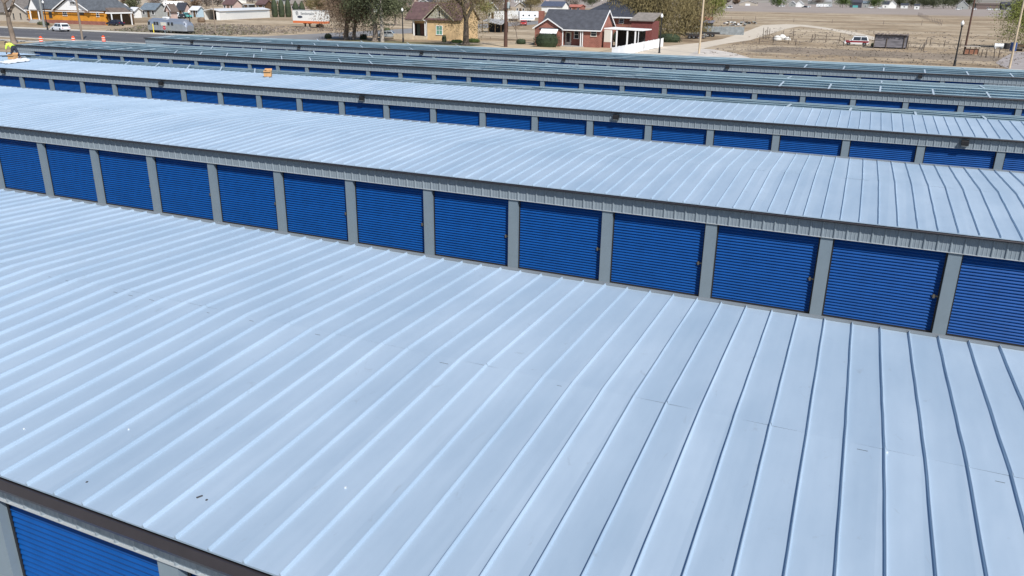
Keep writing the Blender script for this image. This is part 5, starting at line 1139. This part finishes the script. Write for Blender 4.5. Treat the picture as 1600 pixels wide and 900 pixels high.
def travel_trailer():
    a, b = G(230.5, 50.5), G(291, 53.5); L = (b-a).length; ang = math.atan2(b.y-a.y, b.x-a.x)
    r = empty('travel_trailer', a, 'long silver aluminium travel trailer with rounded ends beside the street', 'travel trailer', None, ang)
    al = mat('polished_aluminium', (.52, .55, .60), .28, .75, .08, 1.5); W = 2.4; z0, h = .55, 2.9
    prof = [(0, z0), (0, 1.9), (.12, 2.35), (.45, 2.68), (.85, 2.84), (1.2, h), (W-1.2, h), (W-.85, 2.84), (W-.45, 2.68), (W-.12, 2.35), (W, 1.9), (W, z0)]
    secs = [(0.0, .42, .55), (.12, .72, .80), (.4, .88, .92), (.9, 1, 1), (L-1.3, 1, 1), (L-.7, .95, .93), (L-.3, .82, .78), (L-.08, .60, .62), (L, .42, .50)]; m = MB(); rings = []
    for x, sy_s, sz in secs: rings.append([(x, W/2+(y-W/2)*(.55+.45*sy_s), z0+(z-z0)*sz) for y, z in prof])
    for p, q in zip(rings[:-1], rings[1:]):
        for j in range(len(prof)-1): m.quad(p[j], p[j+1], q[j+1], q[j])
    m.poly(rings[0]); m.poly(rings[-1][::-1]); m.build('shell', al, r, smooth=False)
    for t in (.07, .22, .29, .58, .67): x = L*t; w_ = MB(); w_.box(x-.3, x+.3, -.025, -.004, 1.55, 2.2); w_.build('window', M_GLASS, r)
    w_ = MB(); w_.box(L*.38, L*.52, -.03, -.004, 1.5, 2.15); w_.build('awning_panel', M_CREAM, r)
    w_ = MB(); w_.box(L*.36, L*.36+.03, -.02, -.003, .6, 2.3); w_.box(L*.36-.7, L*.36-.67, -.02, -.003, .6, 2.3); w_.build('door_frame', M_RIM, r)
    w_ = MB(); w_.box(L-.55, L-.22, -.02+.18, .0+.18, 1.4, 2.05); w_.box(L-.14, L-.10, .5, 1.9, 1.3, 1.9); w_.build('front_window', M_GLASS, r)
    w_ = MB(); w_.box(L*.36, L*.46, .8, 1.6, h+.003, h+.28); w_.build('air_conditioner', M_WHITE, r)
    for x in (L*.52, L*.62): wheel(r, x, .12, .36); wheel(r, x, W-.12, .36)
    w_ = MB(); w_.box(.5, L-.5, .05, W-.05, .35, .545).box(L-.2, L+1.2, W/2-.06, W/2+.06, .4, .52).box(L+1.0, L+1.1, W/2-.05, W/2+.05, 0, .4); w_.build('chassis', M_BLACK, r)
travel_trailer()
def rv(px0, px1, py, hh, label, name='camper', nw=4, fifth=True):
    a, b = G(px0, py), G(px1, py+.2); L = (b-a).length; ang = math.atan2(b.y-a.y, b.x-a.x); r = empty(name, a, label, 'camper', None, ang); m = MB()
    out = [(0, .6), (0, hh-.15), (.2, hh), (L-.3, hh), (L, hh-.5), (L-.05, 1.5 if fifth else .7), (L*.76, 1.45 if fifth else .6), (L*.74, .6)]; m.prism([(x, z) for x, z in out][::-1], 0, 2.4, 'y'); m.build('shell', WHITEP, r)
    for i in range(nw): x = L*(i+.6)/(nw+.4); w_ = MB(); w_.box(x-.28, x+.28, -.02, -.003, hh*.55, hh*.55+.5); w_.build('window', M_GLASS, r)
    w_ = MB(); w_.box(L*.08, L*.7, -.015, -.002, 1.1, 1.25); w_.build('side_stripe', mat('teal_stripe', (.25, .35, .38), .5), r)
    for x in (L*.4, L*.5): wheel(r, x, .12, .36); wheel(r, x, 2.28, .36)
rv(256, 289, 12.5, 3.1, 'white fifth-wheel camper above the black-roofed cottage', nw=5)
rv(812, 843, 34.5, 3.3, 'white fifth-wheel camper left of the brick chimney', nw=3)
rv(1275, 1286, 11.3, 3.2, 'white camper left of another in the far row', nw=2, fifth=False); rv(1287, 1300, 11.4, 3.0, 'white camper right of another in the far row', nw=2, fifth=False)
# long white box trailers behind the dark pole
for px0, px1, py, l in ((793, 811, 33, 'white box trailer between the dark pole and the fifth-wheel camper'), (772, 788, 34, 'white box trailer just left of the dark pole')):
    a, b = G(px0, py), G(px1, py); r = empty('box_trailer', a, l, 'trailer'); L = b.x-a.x; m = MB(); m.box(0, L, 0, 2.4, .8, 3.3); m.build('box', M_WSID, r); m = MB(); m.box(.1, L-.1, -.02, -.003, 1.6, 1.75); m.build('side_stripe', M_CREAM, r)
    for x in (L*.25, L*.75): wheel(r, x, .2, .4); wheel(r, x, 2.2, .4)
def flatbed(px, py, label):
    r = empty('flatbed_trailer', G(px, py), label, 'trailer', None, .1); m = MB(); m.box(-2, 2, 0, 1.8, .62, .74).box(2, 3.2, .8, 1.0, .62, .7); m.build('bed', MATS['dim_boards'], r)
    for x in (-.5, .4): wheel(r, x, -.1, .35); wheel(r, x, 1.9, .35)
    m = MB(); m.box(-1.98, -1.9, 0, 1.8, .742, 1.3).box(-1.9, 1.98, .02, .08, .742, 1.1); m.build('side_rail', M_DARKINT, r)
flatbed(1081, 61, 'low dark flatbed trailer left of the pale pole foot'); flatbed(1110, 58, 'rusty flatbed trailer right of the pale pole, before the corrugated fence')

# ------------------------------------------------------------ background trees
def ftree(px, py, h, cr, leaf, label, seed, n=900, ls=.5, name='tree', group=None):
    return tree(name, G(px, py), label, 'tree', h, cr, .25, LF[leaf], int(n*1.7), ls, seed, fork=.2, levels=2, cz=.55, group=group, twig=False)
for k, (px, py, h, cr, lf, lab) in enumerate((
    (1215, 11, 11, 7, 'green', 'round green tree at the left of the far row of houses'), (1316, 12, 13, 8, 'green', 'broad green tree between the far campers and the navy barn'),
    (1367, 13, 12, 7, 'green', 'green tree between the far grey barn and the black-roofed house'), (1405, 12, 12, 8, 'dark', 'dark tree above the small far cottage'),
    (1424, 12, 13, 9, 'dark', 'dark tree left of the small far shed'), (1443, 13, 14, 9, 'dark', 'dark tree right of the small far shed'), (1458, 13.5, 13, 9, 'dark', 'second dark tree right of the small far shed'),
    (1474, 13.5, 15, 9, 'dark', 'dark tree in the thickest part of the far tree row'), (1488, 13.5, 15, 8, 'dark', 'dark tree left of the pointed-gable far house'),
    (1515, 14, 16, 8, 'dark', 'dark tree right of the pointed-gable far house'), (1597, 16, 15, 9, 'dark', 'dark tree at the end of the far row, right edge'),
    (1194, 3, 12, 10, 'grey', 'grey bare tree beyond the tan field house'), (1276, 7, 12, 10, 'grey', 'grey bare tree behind the far campers'))):
    ftree(px, py, h*1.15, cr*1.15, lf, lab, 100+k, 1500, .9, group='trees of the far row')
for k, (px, py, h, cr, lf, lab) in enumerate((
    (8, 24, 9, 5, 'grey', 'bare grey tree behind the beige house'), (172, 22, 7, 3.5, 'grey', 'bare tree behind the orange house roof'), (210, 20, 6, 3, 'dark', 'dark tree between the blue cottage and the shop'),
    (199, 12, 8, 5, 'brown', 'brown tree on the slope above the blue cottage'), (244, 16, 7, 4, 'grey', 'bare tree left of the white fifth-wheel camper'), (303, 18, 7, 4, 'brown', 'brown tree above the pale blue shed'),
    (322, 14, 7, 4, 'grey', 'bare tree above the dark end of the long white building'), (340, 10, 8, 5, 'grey', 'bare tree left of the pale porch house'), (150, 4, 10, 6, 'brown', 'brown tree at the top edge above the orange house'),
    (222, 3, 10, 6, 'grey', 'bare tree at the top edge above the shop'), (275, 4, 10, 6, 'brown', 'brown tree at the top edge behind the fifth-wheel camper'), (310, 3, 10, 6, 'grey', 'bare tree at the top edge above the pale blue shed'),
    (395, 5, 9, 6, 'grey', 'bare tree at the top edge above the canopy house'), (418, 8, 8, 4, 'olive', 'olive tree left of the cypresses behind the maroon roof'), (487, 22, 8, 4.5, 'olive', 'olive tree just right of the cypresses'),
    (520, 28, 8.5, 5, 'olive', 'olive tree behind the brown-leaved spreading tree'), (560, 34, 9, 5, 'dark', 'dark tree behind the tree trunks by the side road'), (640, 30, 7, 4, 'dark', 'dark tree behind the maroon roof of the tan house'),
    (690, 18, 9, 6, 'grey', 'bare tree behind the tan house gable'), (745, 14, 9, 6, 'brown', 'brown tree behind the big forked trunk'), (775, 12, 9, 5, 'grey', 'bare tree above the white two-storey house'),
    (838, 10, 8, 5, 'olive', 'olive tree beyond the navy-roofed garage house'), (895, 12, 9, 6, 'grey', 'bare tree right of the navy-roofed garage house'), (915, 4, 10, 7, 'grey', 'bare tree at the top edge above the low brick cottage'),
    (960, 5, 11, 6, 'dark', 'dark tree behind the narrow white tower house'), (990, 12, 10, 6, 'olive', 'olive tree above the salmon-roofed house'), (1135, 5, 9, 6, 'grey', 'bare tree beyond the white van'), (1150, 7, 8, 5, 'brown', 'brown tree left of the tan field house'))):
    d = (G(px, py)-CAM).length; ftree(px, py, h, cr, lf, lab, 200+k, 750, max(.3, d*.0012), group='trees of the neighbourhood')
# more homes beyond, in rows up to the top of the picture
rnd = random.Random(77); wl = [M_BEIGE, M_WSID, M_PINK, M_GREYW, M_CREAM, M_RBRICK]; wn_ = ['beige', 'white', 'pinkish', 'grey', 'cream', 'brick']; rl_ = [SH_BR, SH_GREY, SH_TAN, SH_LT, SH_MAR, SH_DARK]; rn_ = ['brown', 'slate', 'weathered', 'light grey', 'maroon', 'black']
spots = [(20, 7, 'at the top edge above the beige house'), (52, 3, 'at the top edge behind the orange house porch'), (180, 2, 'at the top edge above the maroon-roofed slope house'), (440, 7, 'at the top edge over the left cypresses'), (480, 5, 'at the top edge over the right cypresses'), (512, 14, 'behind the olive trees right of the cypresses'), (545, 10, 'behind the side-road tree trunks'), (575, 20, 'behind the dark green tree'), (640, 10, 'behind the maroon roof, left of the tan gable'), (668, 12, 'behind the maroon roof, nearest the tan gable'), (715, 10, 'left of the big forked trunk at the top'), (745, 5, 'right of the big forked trunk at the top'), (785, 5, 'at the top edge behind the dark pole'), (812, 4, 'at the top edge right of the dark pole'), (850, 3, 'at the top edge above the navy roof'), (895, 4, 'at the top edge over the low brick cottage'), (945, 1, 'at the top edge over the black hipped roof'), (1010, 3, 'at the top edge over the olive willow'), (1050, 4, 'at the top edge behind the largest willow')]
for k, (px, py, where) in enumerate(spots):
    d = (G(px, py)-CAM).length; w_ = 13/d*F; i, j = k % 6, (k*5+2) % 6
    house(px-w_/2, px+w_/2, py, 2.9, f'{wn_[i]} house with a {rn_[j]} roof {where}', wl[i], rl_[j], 2.0, 'gy' if k % 3 == 0 else 'gx', 9, nwin=2, group='houses of the neighbourhood')
print('objects', len(bpy.data.objects), 'faces', sum(len(m.polygons) for m in bpy.data.meshes))
